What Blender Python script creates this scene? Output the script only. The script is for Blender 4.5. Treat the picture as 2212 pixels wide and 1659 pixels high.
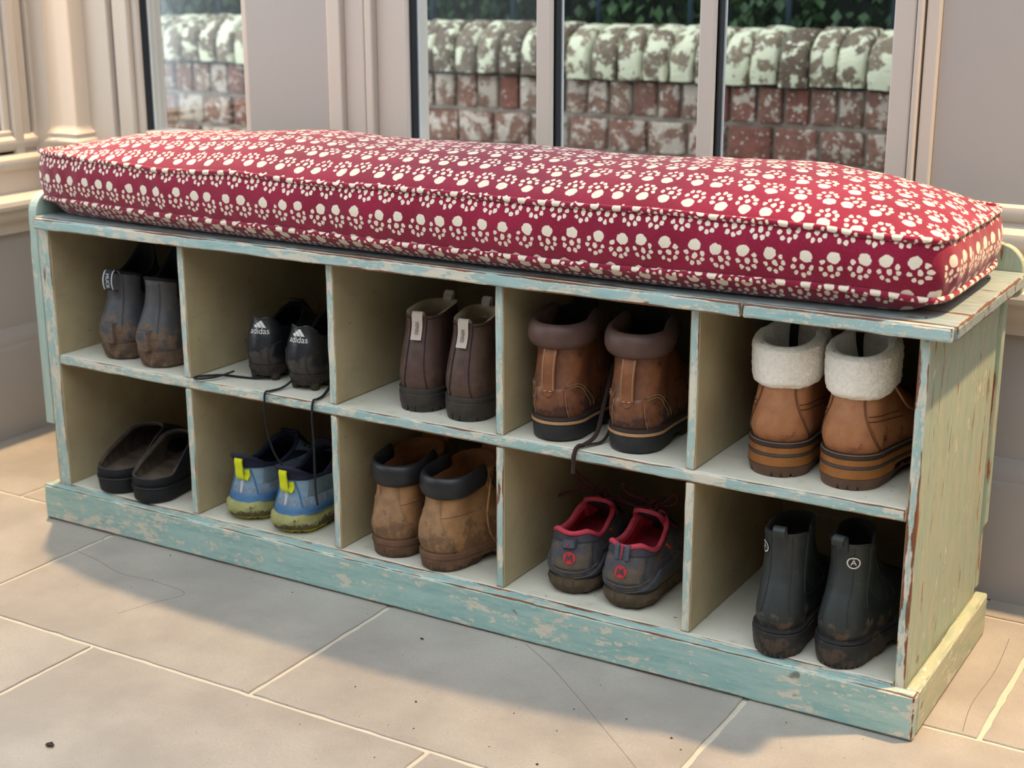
import bpy, bmesh, math, random
from math import sin, cos, pi, exp, sqrt, atan2, radians, floor
from mathutils import Vector, Matrix, noise as mnoise

random.seed(7)
S = bpy.context.scene
for o in list(bpy.data.objects):
    bpy.data.objects.remove(o)
COL = S.collection

# ------------------------------------------------------------------ camera
cd = bpy.data.cameras.new('camera')
cam = bpy.data.objects.new('camera', cd)
COL.objects.link(cam)
cam.location = (2.0228, -1.7961, 0.9963)
cam.rotation_euler = (1.2925, 0.0016, 0.5370)
cd.sensor_width = 36.0
cd.lens = 3197.3 / 2212 * 36.0
cd.clip_start = 0.05
cd.dof.use_dof = True
cd.dof.focus_distance = 2.15
cd.dof.aperture_fstop = 5.0
S.camera = cam

# ------------------------------------------------------------------ light
def srgb(r, g, b):
    f = lambda v: (v / 255 / 12.92) if v / 255 <= 0.04045 else ((v / 255 + 0.055) / 1.055) ** 2.4
    return (f(r), f(g), f(b), 1.0)

wd = bpy.data.worlds.new('overcast')
S.world = wd
wd.use_nodes = True
bg = wd.node_tree.nodes['Background']
bg.inputs[0].default_value = (0.86, 0.93, 1.0, 1)
bg.inputs[1].default_value = 2.15

def downlight(loc, power, aim):
    l = bpy.data.lights.new('ceiling_downlight', 'SPOT')
    l.energy = power
    l.color = (1.0, 0.67, 0.36)
    l.spot_size = radians(78)
    l.spot_blend = 1.0
    l.shadow_soft_size = 0.035
    o = bpy.data.objects.new('ceiling_downlight', l)
    COL.objects.link(o)
    o.location = loc
    o.rotation_euler = (Vector(aim) - Vector(loc)).to_track_quat('-Z', 'Y').to_euler()
downlight((2.14, 0.42, 2.24), 225, (2.06, 0.22, 0))
downlight((-0.40, 0.42, 2.24), 185, (-0.30, 0.22, 0))

S.view_settings.view_transform = 'Standard'
S.view_settings.look = 'None'
S.view_settings.gamma = 1
S.view_settings.use_curve_mapping = False
S.view_settings.exposure = 0.47

# ------------------------------------------------------------------ node helpers
class Mat:
    def __init__(s, name, rough=0.6, spec=0.4):
        s.m = bpy.data.materials.new(name)
        s.m.use_nodes = True
        s.nt = s.m.node_tree
        s.b = s.nt.nodes['Principled BSDF']
        s.b.inputs['Roughness'].default_value = rough
        s.b.inputs['Specular IOR Level'].default_value = spec
        s.tc = None
    def set(s, sock, v):
        if isinstance(v, bpy.types.NodeSocket):
            s.nt.links.new(v, sock)
        elif isinstance(v, bpy.types.Node):
            s.nt.links.new(v.outputs[0], sock)
        else:
            sock.default_value = v
    def n(s, typ, ins=None, **props):
        nd = s.nt.nodes.new(typ)
        for k, v in props.items():
            setattr(nd, k, v)
        for k, v in (ins or {}).items():
            s.set(nd.inputs[k], v)
        return nd
    def co(s, kind='Object'):
        if s.tc is None:
            s.tc = s.n('ShaderNodeTexCoord')
        return s.tc.outputs[kind]
    def map(s, scale=(1, 1, 1), loc=(0, 0, 0), vec=None):
        return s.n('ShaderNodeMapping', {0: vec or s.co(), 1: loc, 3: scale}).outputs[0]
    def noise(s, vec, scale=5.0, detail=4.0, rough=0.55, out=0):
        return s.n('ShaderNodeTexNoise', {'Vector': vec, 'Scale': scale, 'Detail': detail, 'Roughness': rough}).outputs[out]
    def math(s, op, a, b=0.0, c=0.0, clamp=False):
        return s.n('ShaderNodeMath', {0: a, 1: b, 2: c}, operation=op, use_clamp=clamp).outputs[0]
    def vm(s, op, a, b=(0, 0, 0)):
        nd = s.n('ShaderNodeVectorMath', {0: a, 1: b}, operation=op)
        return nd.outputs[1] if op == 'LENGTH' else nd.outputs[0]
    def ss(s, x, a, b, lo=0.0, hi=1.0):
        return s.n('ShaderNodeMapRange', {0: x, 1: a, 2: b, 3: lo, 4: hi}, interpolation_type='SMOOTHSTEP').outputs[0]
    def mix(s, f, a, b, blend='MIX'):
        nd = s.n('ShaderNodeMix', None, data_type='RGBA', blend_type=blend)
        s.set(nd.inputs[0], f); s.set(nd.inputs[6], a); s.set(nd.inputs[7], b)
        return nd.outputs[2]
    def bump(s, h, strength=0.3, dist=0.002):
        nd = s.n('ShaderNodeBump', {'Height': h, 'Strength': strength, 'Distance': dist})
        s.set(s.b.inputs['Normal'], nd.outputs[0])
        return nd
    def col(s, c):
        s.set(s.b.inputs['Base Color'], c)
        return s
    def attr(s, name):
        return s.n('ShaderNodeAttribute', None, attribute_name=name).outputs['Fac']

def plain(name, c, rough=0.6, var=0.12, scale=40, bump=0.0, bscale=300, metal=0.0, spec=0.4):
    m = Mat(name, rough, spec)
    d = tuple(x * (1 - var) for x in c[:3]) + (1,)
    e = tuple(min(1, x * (1 + var)) for x in c[:3]) + (1,)
    m.col(m.mix(m.noise(m.co(), scale, 4), d, e))
    m.b.inputs['Metallic'].default_value = metal
    if bump:
        m.bump(m.noise(m.co(), bscale, 3), bump, 0.001)
    return m.m

# ------------------------------------------------------------------ mesh helpers
def mesh_obj(name, V, F, mat, parent=None, smooth=True, fm=None, uv=None, attr=None):
    me = bpy.data.meshes.new(name)
    me.from_pydata([tuple(v) for v in V], [], F)
    mats = mat if isinstance(mat, (list, tuple)) else [mat]
    for m in mats:
        me.materials.append(m)
    if fm:
        me.polygons.foreach_set('material_index', fm)
    if smooth:
        me.polygons.foreach_set('use_smooth', [True] * len(me.polygons))
    if attr:
        a = me.attributes.new('edge', 'FLOAT', 'POINT')
        a.data.foreach_set('value', attr)
    if uv:
        l = me.uv_layers.new(name='UVMap')
        fl = []
        for lp in me.loops:
            fl.extend(uv[lp.vertex_index])
        l.data.foreach_set('uv', fl)
    me.update()
    o = bpy.data.objects.new(name, me)
    COL.objects.link(o)
    if parent is not None:
        o.parent = parent
    return o

def bm_obj(name, bm, mat, parent=None, smooth=False):
    me = bpy.data.meshes.new(name)
    bm.normal_update()
    bm.to_mesh(me)
    bm.free()
    me.materials.append(mat)
    if smooth:
        me.polygons.foreach_set('use_smooth', [True] * len(me.polygons))
    o = bpy.data.objects.new(name, me)
    COL.objects.link(o)
    if parent is not None:
        o.parent = parent
    return o

def add_box(bm, lo, hi, bev=0.0, seg=1):
    lo, hi = Vector(lo), Vector(hi)
    r = bmesh.ops.create_cube(bm, size=1.0)
    vs = r['verts']
    for v in vs:
        v.co = Vector((lo[i] + (v.co[i] + 0.5) * (hi[i] - lo[i]) for i in range(3)))
    if bev > 0:
        es = list({e for v in vs for e in v.link_edges})
        bmesh.ops.bevel(bm, geom=es, offset=bev, segments=seg, affect='EDGES', profile=0.5)

def box(name, lo, hi, mat, parent=None, bev=0.001, seg=1, smooth=False):
    bm = bmesh.new()
    add_box(bm, lo, hi, bev, seg)
    return bm_obj(name, bm, mat, parent, smooth)

def boxes(name, lst, mat, parent=None, bev=0.001):
    bm = bmesh.new()
    for lo, hi in lst:
        add_box(bm, lo, hi, bev)
    return bm_obj(name, bm, mat, parent)

def empty(name, loc=(0, 0, 0), rz=0.0):
    o = bpy.data.objects.new(name, None)
    o.empty_display_size = 0.05
    o.location = loc
    o.rotation_euler = (0, 0, rz)
    COL.objects.link(o)
    return o

def tag(o, label=None, cat=None, group=None, kind=None):
    if label: o['label'] = label
    if cat: o['category'] = cat
    if group: o['group'] = group
    if kind: o['kind'] = kind
    return o

def prism(name, poly, axis, a, b, mat, parent=None, bev=0.0015, smooth=False):
    """poly: 2-D outline; extruded from a to b along axis ('x': poly=(y,z), 'y': poly=(x,z))"""
    bm = bmesh.new()
    mk = (lambda p, t: (t, p[0], p[1])) if axis == 'x' else (lambda p, t: (p[0], t, p[1]))
    f = bm.faces.new([bm.verts.new(mk(p, a)) for p in poly])
    r = bmesh.ops.extrude_face_region(bm, geom=[f])
    d = Vector(mk((0, 0), b - a))
    for e in r['geom']:
        if isinstance(e, bmesh.types.BMVert):
            e.co += d
    bmesh.ops.recalc_face_normals(bm, faces=bm.faces)
    if bev:
        es = [e for e in bm.edges if e.calc_face_angle(0) > 0.6]
        bmesh.ops.bevel(bm, geom=es, offset=bev, segments=2, affect='EDGES', profile=0.5)
    return bm_obj(name, bm, mat, parent, smooth)

def frames(pts, closed=False):
    n = len(pts)
    T = []
    for i in range(n):
        a = pts[(i - 1) % n] if (closed or i > 0) else pts[i]
        b = pts[(i + 1) % n] if (closed or i < n - 1) else pts[i]
        t = (b - a)
        T.append(t.normalized() if t.length > 1e-9 else Vector((0, 0, 1)))
    up = Vector((0, 0, 1)) if abs(T[0].z) < 0.9 else Vector((1, 0, 0))
    u = (up - T[0] * up.dot(T[0])).normalized()
    out = []
    for t in T:
        u = (u - t * u.dot(t))
        u = u.normalized() if u.length > 1e-6 else t.orthogonal().normalized()
        out.append((t, u, t.cross(u)))
    return out

def tube(name, pts, r, mat, parent=None, n=6, closed=False, flat=1.0, uvscale=None):
    pts = [Vector(p) for p in pts]
    fr = frames(pts, closed)
    V, F, UV = [], [], []
    L = 0
    for i, (p, (t, u, w)) in enumerate(zip(pts, fr)):
        rr = r(i / (len(pts) - 1)) if callable(r) else r
        if i: L += (pts[i] - pts[i - 1]).length
        for k in range(n):
            a = 2 * pi * k / n
            V.append(p + u * (cos(a) * rr * flat) + w * (sin(a) * rr))
            UV.append((L * 1.25, 0.010 + 0.012 * mnoise.noise(Vector((L * 23, 7.7, 0))) + k / n * 2 * pi * rr))
    m = len(pts)
    for i in range(m if closed else m - 1):
        for k in range(n):
            j = (i + 1) % m
            F.append((i * n + k, i * n + (k + 1) % n, j * n + (k + 1) % n, j * n + k))
    if not closed:
        F.append(tuple(range(n))[::-1]); F.append(tuple((m - 1) * n + k for k in range(n)))
    return mesh_obj(name, V, F, mat, parent, uv=UV if uvscale else None)

def smooth_path(pts, k=6, closed=False):
    pts = [Vector(p) for p in pts]
    n = len(pts)
    out = []
    for i in range(n if closed else n - 1):
        g = lambda j: pts[j % n] if closed else pts[max(0, min(n - 1, j))]
        p0, p1, p2, p3 = g(i - 1), g(i), g(i + 1), g(i + 2)
        for q in range(k):
            t = q / k
            out.append(0.5 * ((2 * p1) + (p2 - p0) * t + (2 * p0 - 5 * p1 + 4 * p2 - p3) * t * t + (3 * p1 - p0 - 3 * p2 + p3) * t ** 3))
    if not closed: out.append(pts[-1])
    return out

def lerp(a, b, t): return a + (b - a) * t
def sm(t):
    t = max(0.0, min(1.0, t)); return t * t * (3 - 2 * t)
def interp(x, tab):
    if x <= tab[0][0]: return tab[0][1]
    for (a, va), (b, vb) in zip(tab, tab[1:]):
        if x <= b: return lerp(va, vb, sm((x - a) / (b - a)))
    return tab[-1][1]
def cinterp(x, tab):
    n = len(tab)
    if x <= tab[0][0]: return tab[0][1]
    if x >= tab[-1][0]: return tab[-1][1]
    for i in range(n - 1):
        if x <= tab[i + 1][0]: break
    sl = lambda j: (tab[min(n - 1, j + 1)][1] - tab[max(0, j - 1)][1]) / (tab[min(n - 1, j + 1)][0] - tab[max(0, j - 1)][0])
    (a, va), (b, vb) = tab[i], tab[i + 1]
    h = b - a; t = (x - a) / h
    return (2*t**3 - 3*t*t + 1) * va + (t**3 - 2*t*t + t) * h * sl(i) + (3*t*t - 2*t**3) * vb + (t**3 - t*t) * h * sl(i + 1)
#@@SETTING

# ------------------------------------------------------------------ setting: materials
def stone_mat():
    m = Mat('limestone_tile', 0.42, 0.35)
    oi = m.n('ShaderNodeObjectInfo')
    geo = m.n('ShaderNodeNewGeometry').outputs['Position']
    off = m.vm('ADD', geo, m.vm('MULTIPLY', m.n('ShaderNodeCombineXYZ', {0: oi.outputs['Random'], 1: oi.outputs['Random'], 2: 0.0}).outputs[0], (13, 7, 0)))
    big = m.noise(off, 5, 6, 0.6)
    fine = m.noise(off, 240, 4, 0.7)
    c = m.mix(m.ss(big, 0.35, 0.7), srgb(160, 155, 149), srgb(182, 177, 169))
    c = m.mix(m.ss(fine, 0.42, 0.62), m.mix(0.35, c, srgb(160, 149, 136)), c)
    speck = m.noise(m.vm('MULTIPLY', off, (1, 1.9, 1)), 300, 3, 0.8)
    c = m.mix(m.ss(speck, 0.615, 0.67), c, srgb(112, 98, 84))
    light = m.noise(off, 190, 2, 0.6)
    c = m.mix(m.ss(light, 0.66, 0.80, 0, 0.5), c, srgb(206, 200, 190))
    m.col(c)
    m.set(m.b.inputs['Roughness'], m.ss(fine, 0.3, 0.7, 0.34, 0.5))
    m.bump(fine, 0.06, 0.0006)
    return m.m
STONE = stone_mat()
GROUT = plain('cream_grout', srgb(206, 197, 180), 0.9, 0.1, 60, 0.3, 400)
JOIN = plain('satin_stone_paint', srgb(168, 164, 161), 0.42, 0.015, 3, 0.03, 120)
FRAME = plain('cream_joinery_paint', srgb(200, 191, 181), 0.4, 0.015, 3, 0.03, 120)
GASKET = plain('black_gasket', srgb(30, 34, 40), 0.4)
SPACER = plain('pale_spacer', srgb(200, 206, 208), 0.4)

def glass_mat():
    m = Mat('window_glass')
    nt = m.nt
    tr = m.n('ShaderNodeBsdfTransparent', {0: (0.95, 0.97, 0.97, 1)})
    gl = m.n('ShaderNodeBsdfGlossy', {0: (1, 1, 1, 1), 'Roughness': 0.02})
    fr = m.n('ShaderNodeFresnel', {0: 1.45})
    mx = m.n('ShaderNodeMixShader')
    nt.links.new(m.math('MULTIPLY', fr.outputs[0], 0.2), mx.inputs[0])
    nt.links.new(tr.outputs[0], mx.inputs[1]); nt.links.new(gl.outputs[0], mx.inputs[2])
    nt.links.new(mx.outputs[0], nt.nodes['Material Output'].inputs[0])
    return m.m
GLASS = glass_mat()

# ------------------------------------------------------------------ floor
fl = box('floor', (-0.55, -3.3, -0.05), (4.1, 0.56, -0.0025), GROUT, None, 0)
tag(fl, kind='structure')
tile_cache = None
G = 0.0035
TW, TD = 0.611, 0.397
rows = [(-2.345 + TD * i) for i in range(8)]
offs = {5: 0.1225, 4: 0.4285, 6: -0.180}
for i, y0 in enumerate(rows):
    pass
for i in range(-2, 8):
    y0 = -0.361 + (i - 5) * TD
    o0 = offs.get(i, [0.30, 0.05, 0.52, 0.17, 0.4, 0, 0, 0.33][i % 8])
    k0 = -2
    for k in range(k0, 8):
        xa = o0 + k * TW; xb = xa + TW
        xa2, xb2 = max(xa, -0.5), min(xb, 4.0)
        if xb2 - xa2 < 0.03: continue
        ya2, yb2 = y0, min(y0 + TD, 0.53)
        if yb2 - ya2 < 0.03: continue
        W, D = xb2 - xa2 - 2 * G, yb2 - ya2 - 2 * G
        # slightly chipped edge outline
        n = 26
        out = []
        cs = [(0, 0), (W, 0), (W, D), (0, D)]
        rr = random.Random(i * 31 + k)
        for c in range(4):
            a, b = Vector(cs[c]), Vector(cs[(c + 1) % 4])
            nrm = Vector((-(b - a).y, (b - a).x)).normalized()
            m_ = max(3, int((b - a).length / 0.02))
            for q in range(m_):
                j = (rr.random() ** 3) * 0.0022 + 0.0003
                out.append(a.lerp(b, q / m_) + nrm * j)
        nn = len(out)
        cen = Vector((W / 2, D / 2))
        V = [(p.x, p.y, -0.004) for p in out] + [(p.x, p.y, -0.0008) for p in out]
        V += [tuple((p + (cen - p).normalized() * 0.0012)) + (0.0,) for p in out]
        F = []
        for q in range(nn):
            w = (q + 1) % nn
            F.append((q, w, nn + w, nn + q)); F.append((nn + q, nn + w, 2 * nn + w, 2 * nn + q))
        F.append(tuple(range(2 * nn, 3 * nn)))
        t = mesh_obj('floor_tile', V, F, STONE, fl, smooth=False)
        t.location = (xa2 + G, ya2 + G, 0)

CRACKM = plain('hairline_crack', srgb(128, 118, 106), 0.9)
for pts in ([(0.99, -0.024), (1.06, -0.07), (1.14, -0.134), (1.217, -0.198), (1.293, -0.262), (1.38, -0.34)],
            [(0.123, -0.107), (0.193, -0.12), (0.261, -0.14), (0.333, -0.136), (0.414, -0.147), (0.395, -0.201), (0.377, -0.259)],
            [(1.617, 0.367), (1.624, 0.247), (1.62, 0.131), (1.629, 0.046)]):
    tube('hairline_crack', smooth_path([(x, y, 0.0) for x, y in pts], 6), 0.0005, CRACKM, fl, 5, flat=0.4)
# ------------------------------------------------------------------ walls, windows, mouldings
YW, XW = 0.515, -0.497
def vstrip_back(x0, x1, y):    # a vertical painted strip of the back wall whose face is at depth y
    return ((x0, y, 0.60), (x1, 0.58, 2.45))
wall_back = boxes('wall_back', [
    ((XW - 0.1, YW, 0), (4.0, 0.62, 0.64)),
    ((1.405, 0.507, 0.62), (4.0, 0.62, 2.45)),
    ((0.055, 0.492, 0.62), (0.258, 0.62, 2.45)),
    ((XW - 0.1, 0.50, 1.95), (4.0, 0.62, 2.45))], JOIN, None, 0.002)
tag(wall_back, kind='structure')
wall_left = boxes('wall_left', [
    ((XW - 0.12, -3.3, 0), (XW, 0.55, 0.64)),
    ((XW - 0.12, -3.3, 1.95), (XW, 0.55, 2.45)),
    ((XW - 0.12, -3.3, 0.6), (XW, -1.9, 2.45))], JOIN, None, 0.002)
tag(wall_left, kind='structure')

# unseen rest of the room, added to block low sky light; roof-lantern opening
tag(box('wall_front', (XW, -3.4, 0), (4.1, -3.3, 2.3), JOIN, None, 0), kind='structure')
tag(box('wall_right', (4.0, -3.3, 0), (4.1, 0.5, 2.3), JOIN, None, 0), kind='structure')
tag(boxes('ceiling', [((XW, -3.3, 2.28), (4.1, -2.75, 2.4)), ((XW, -0.25, 2.28), (4.1, 0.55, 2.4)),
                      ((XW, -2.75, 2.28), (0.15, -0.25, 2.4)), ((3.35, -2.75, 2.28), (4.1, -0.25, 2.4))],
          plain('white_ceiling_paint', srgb(236, 234, 228), 0.7, 0.01, 3), None, 0), kind='structure')
PROFILE = [(0.0, 0.645), (0.006, 0.643), (0.013, 0.636), (0.015, 0.626), (0.012, 0.617), (0.006, 0.612), (0.006, 0.607),
           (0.016, 0.605), (0.024, 0.597), (0.026, 0.587), (0.023, 0.577), (0.014, 0.571), (0.013, 0.567), (0.013, 0.526),
           (0.030, 0.524), (0.058, 0.522), (0.066, 0.517), (0.068, 0.508), (0.065, 0.500), (0.058, 0.496), (0.050, 0.494),
           (0.049, 0.488), (0.044, 0.476), (0.034, 0.468), (0.024, 0.462), (0.019, 0.452), (0.018, 0.442), (0.0, 0.440)]
BASE = [(0.0, 0.238), (0.004, 0.236), (0.006, 0.228), (0.012, 0.218), (0.014, 0.208), (0.014, 0.202), (0.016, 0.199), (0.017, 0.190), (0.015, 0.0)]
def moulding(name, prof, wall):
    V, F = [], []
    ends = (XW, 4.0) if wall == 'back' else (-3.3, YW)
    for e in ends:
        for d, z in prof:
            V.append((e, YW - d, z) if wall == 'back' else (XW + d, e, z))
    n = len(prof)
    for i in range(n - 1):
        F.append((i, i + 1, n + i + 1, n + i) if wall == 'back' else (n + i, n + i + 1, i + 1, i))
    o = mesh_obj(name, V, F, FRAME if prof is PROFILE else JOIN, None, smooth=True)
    o.data.set_sharp_from_angle(angle=radians(32))
    return tag(o, kind='structure')
moulding('trim_1', PROFILE, 'back'); moulding('trim_2', PROFILE, 'left')
moulding('baseboard_back', BASE, 'back'); moulding('baseboard_left', BASE, 'left')

def window_back(name, x0, x1, mull, frames_, panes):
    bm = bmesh.new()
    for a, b, y in frames_:
        add_box(bm, (a, y, 0.60), (b, 0.575, 1.97), 0.003, 2)
    add_box(bm, (x0, 0.505, 0.60), (x1, 0.57, 0.655), 0.003)
    w = tag(bm_obj(name, bm, FRAME), kind='structure')
    for a, b in mull:
        bm = bmesh.new()
        add_box(bm, (a, 0.50, 0.64), (b, 0.513, 1.96), 0.003, 2)
        add_box(bm, (a + 0.004, 0.512, 0.64), (b - 0.004, 0.535, 1.96), 0.001)
        bm_obj('mullion', bm, FRAME, w)
        box('gasket', (a + 0.0015, 0.5135, 0.64), (b + 0.001, 0.530, 1.96), GASKET, w, 0)
        box('spacer_bar', (b - 0.002, 0.530, 0.64), (b + 0.0025, 0.534, 1.96), SPACER, w, 0)
    for a, b in panes:
        box('glass_pane', (a, 0.536, 0.63), (b, 0.540, 1.96), GLASS, w, 0)
        box('gasket', (a - 0.002, 0.5135, 0.64), (a + 0.0035, 0.530, 1.96), GASKET, w, 0)
        box('spacer_bar', (a + 0.001, 0.530, 0.64), (a + 0.006, 0.535, 1.96), SPACER, w, 0)
    return w
window_back('window_1', 0.258, 1.407, [(0.704, 0.734), (1.012, 1.040)],
            [(0.258, 0.290, 0.484), (0.290, 0.336, 0.497), (0.343, 0.360, 0.488), (0.360, 0.428, 0.503),
             (1.334, 1.368, 0.500), (1.371, 1.381, 0.492), (1.384, 1.406, 0.498)],
            [(0.430, 0.703), (0.735, 1.011), (1.041, 1.334)])
window_back('window_2', -0.40, 0.055, [], [(-0.40, -0.318, 0.490), (-0.312, -0.285, 0.499), (-0.285, -0.262, 0.491), (-0.262, -0.246, 0.503), (0.040, 0.055, 0.496)],
            [(-0.246, 0.040)])
# window of the left wall
bm = bmesh.new()
for a, b, x in [(0.425, 0.45, XW + 0.012), (0.392, 0.42, XW + 0.004), (0.368, 0.392, XW + 0.014), (0.350, 0.368, XW + 0.002), (-0.45, -0.40, XW + 0.01), (-1.92, -1.85, XW + 0.01)]:
    add_box(bm, (XW - 0.06, a, 0.6), (x, b, 1.97), 0.003, 2)
add_box(bm, (XW - 0.06, -1.9, 0.6), (XW + 0.006, 0.37, 0.655), 0.004, 2)
w3 = tag(bm_obj('window_3', bm, FRAME), kind='structure')
for a, b in [(-1.85, -0.45), (-0.40, 0.35)]:
    box('glass_pane', (XW - 0.034, a, 0.64), (XW - 0.030, b, 1.96), GLASS, w3, 0)
    box('gasket', (XW - 0.028, b - 0.006, 0.64), (XW - 0.010, b, 1.96), GASKET, w3, 0)

# corner post with moulded base
def post_level(k, z, c=0.010):       # outline of the corner post at one height: k = side length
    x0, y1 = XW + 0.055, YW - 0.013
    k -= 0.023
    z -= 0.032 if z < 2 else 0
    xe, ye = x0 + k, y1 - k
    q = 0.006
    cv = 0.022
    pts = [(x0, ye - cv)]
    for i in range(5):
        a = i / 4 * pi / 2
        pts.append((x0 + cv * (1 - cos(a)) * 0.9, ye - cv + cv * sin(a)))
    pts += [(xe - q, ye), (xe - q * 0.3, ye + q * 0.3), (xe, ye + q)]
    for i in range(5):
        a = i / 4 * pi / 2
        pts.append((xe + cv - cv * cos(a), y1 - cv * (1 - sin(a)) * 0.9 - 0.0))
    pts.append((xe + cv, y1))
    return [(x, y, z) for x, y in pts]
lv = [(0.095, 0.60), (0.095, 0.622), (0.099, 0.626), (0.101, 0.632), (0.099, 0.639), (0.092, 0.642), (0.089, 0.648), (0.089, 0.653), (0.094, 0.657),
      (0.095, 0.662), (0.092, 0.667), (0.086, 0.669), (0.085, 0.674), (0.088, 0.677), (0.086, 0.681), (0.078, 0.686), (0.075, 0.695), (0.075, 2.45)]
V, F = [], []
for k, z in lv: V += post_level(k, z)
n = len(V) // len(lv)
for i in range(len(lv) - 1):
    for j in range(n - 1):
        F.append((i * n + j, i * n + j + 1, (i + 1) * n + j + 1, (i + 1) * n + j))
cp = mesh_obj('trim_3', V, F, FRAME)
tag(box('trim_4', (XW - 0.02, 0.430, 0.56), (XW + 0.056, 0.56, 2.4), FRAME, None, 0.004, 2), kind='structure')
cp.data.set_sharp_from_angle(angle=radians(40))
tag(cp, kind='structure')

# ------------------------------------------------------------------ garden wall beyond the glass
def brick_mat(name, ca, cb, lich, lamt):
    m = Mat(name, 0.9, 0.2)
    oi = m.n('ShaderNodeObjectInfo').outputs['Random']
    p = m.vm('ADD', m.n('ShaderNodeNewGeometry').outputs['Position'], m.n('ShaderNodeCombineXYZ', {0: m.math('MULTIPLY', oi, 9.0), 1: 0.0, 2: m.math('MULTIPLY', oi, 5.0)}).outputs[0])
    c = m.mix(oi, ca, cb)
    c = m.mix(m.ss(m.noise(p, 45, 4, 0.7), 0.3, 0.7), m.mix(0.45, c, srgb(70, 52, 44)), c)
    l1 = m.noise(p, 22, 5, 0.62)
    l1 = m.math('ADD', l1, m.math('MULTIPLY', oi, 0.12))
    c = m.mix(m.ss(l1, lamt, lamt + 0.07), c, lich)
    sp = m.noise(p, 85, 3, 0.6)
    c = m.mix(m.ss(sp, 0.62, 0.68), c, srgb(206, 208, 196))
    m.col(c)
    m.bump(m.noise(p, 90, 4), 0.6, 0.006)
    return m.m
BRICK = brick_mat('old_red_brick', srgb(132, 84, 72), srgb(140, 116, 100), srgb(182, 168, 154), 0.57)
COPE = brick_mat('lichen_coping', srgb(104, 90, 76), srgb(146, 132, 112), srgb(206, 206, 178), 0.545)
MORTAR = plain('lime_mortar', srgb(158, 148, 136), 0.95, 0.3, 30, 0.5, 120)
MOSS = plain('dark_mossy_mortar', srgb(44, 46, 36), 0.95, 0.4, 40)

gw = empty('garden_wall', (0.3, 2.0, -0.006))
tag(gw, 'old red brick garden wall with lichen-covered rounded coping outside the window', 'garden wall')
X0, X1 = -2.6, 2.2
GO = Vector((0.3, 2.0, 0))
def gwrel(V): return [Vector(v) - GO for v in V]
core = box('mortar_core', (X0 - 0.3, 0.012, 0.0), (X1 - 0.3, 0.24, 0.69), MORTAR, gw, 0)
box('coping_bed', (X0 - 0.3, -0.006, 0.680), (X1 - 0.3, 0.23, 0.745), MOSS, gw, 0)
rb = random.Random(3)
def brick(x, z, w, h, mat, y=0.0):
    bm = bmesh.new()
    j = lambda: rb.uniform(-0.003, 0.003)
    add_box(bm, (-w / 2, -0.004, 0), (w / 2, 0.05, h), 0.006, 2)
    for v in bm.verts:
        v.co += Vector((j(), j(), j())) * 0.7
    b = bm_obj('brick', bm, mat, gw, True)
    b.location = (x - 0.3, y + rb.uniform(-0.006, 0.004), z)
# rowlock course, then headers and stretchers below
x = X0
while x < X1:
    w = rb.uniform(0.060, 0.068)
    brick(x + w / 2, 0.583, w, 0.094, BRICK); x += w + 0.011
for z, wl in ((0.482, (0.105, 0.125)), (0.383, (0.20, 0.22)), (0.284, (0.105, 0.125)), (0.185, (0.2, 0.22))):
    x = X0 + rb.uniform(-0.05, 0.05)
    while x < X1:
        w = rb.uniform(*wl)
        brick(x + w / 2, z, w, 0.089, BRICK); x += w + 0.012
# rounded coping bricks, each its own piece
prof = [(-0.030, 0.0), (-0.034, 0.03), (-0.032, 0.062), (-0.022, 0.094), (0.0, 0.118), (0.032, 0.136), (0.08, 0.146), (0.13, 0.142), (0.18, 0.122), (0.22, 0.09), (0.245, 0.04), (0.25, 0.0)]
x = X0
while x < X1:
    w = rb.uniform(0.062, 0.074)
    V = []
    F = []
    lean = rb.uniform(-0.004, 0.004)
    for sx, sc in ((-w / 2, 0.94), (-w / 2 + 0.007, 1.0), (0, 1.01), (w / 2 - 0.007, 1.0), (w / 2, 0.94)):
        for (yy, zz) in prof:
            V.append((sx + rb.uniform(-0.002, 0.002), 0.11 + (yy - 0.11) * sc + rb.uniform(-0.002, 0.002), zz * sc + rb.uniform(-0.002, 0.002)))
    m_ = len(prof)
    for a in range(4):
        for b in range(m_ - 1):
            F.append((a * m_ + b, (a + 1) * m_ + b, (a + 1) * m_ + b + 1, a * m_ + b + 1))
    F.append(tuple(range(m_))); F.append(tuple(range(4 * m_, 5 * m_))[::-1])
    o = mesh_obj('coping_brick', V, F, COPE, gw)
    o.data.set_sharp_from_angle(angle=radians(50))
    o.location = (x + w / 2 - 0.3, rb.uniform(-0.006, 0.006), 0.684 + rb.uniform(-0.003, 0.004))
    o.rotation_euler = (0, rb.uniform(-0.03, 0.03), rb.uniform(-0.03, 0.03))
    x += w + 0.010

gg = box('ground_outside', (-6, 0.62, -0.35), (6, 6, -0.15), plain('garden_soil', srgb(70, 66, 52), 0.95, 0.3, 8), None, 0)
tag(gg, kind='structure')
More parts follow.
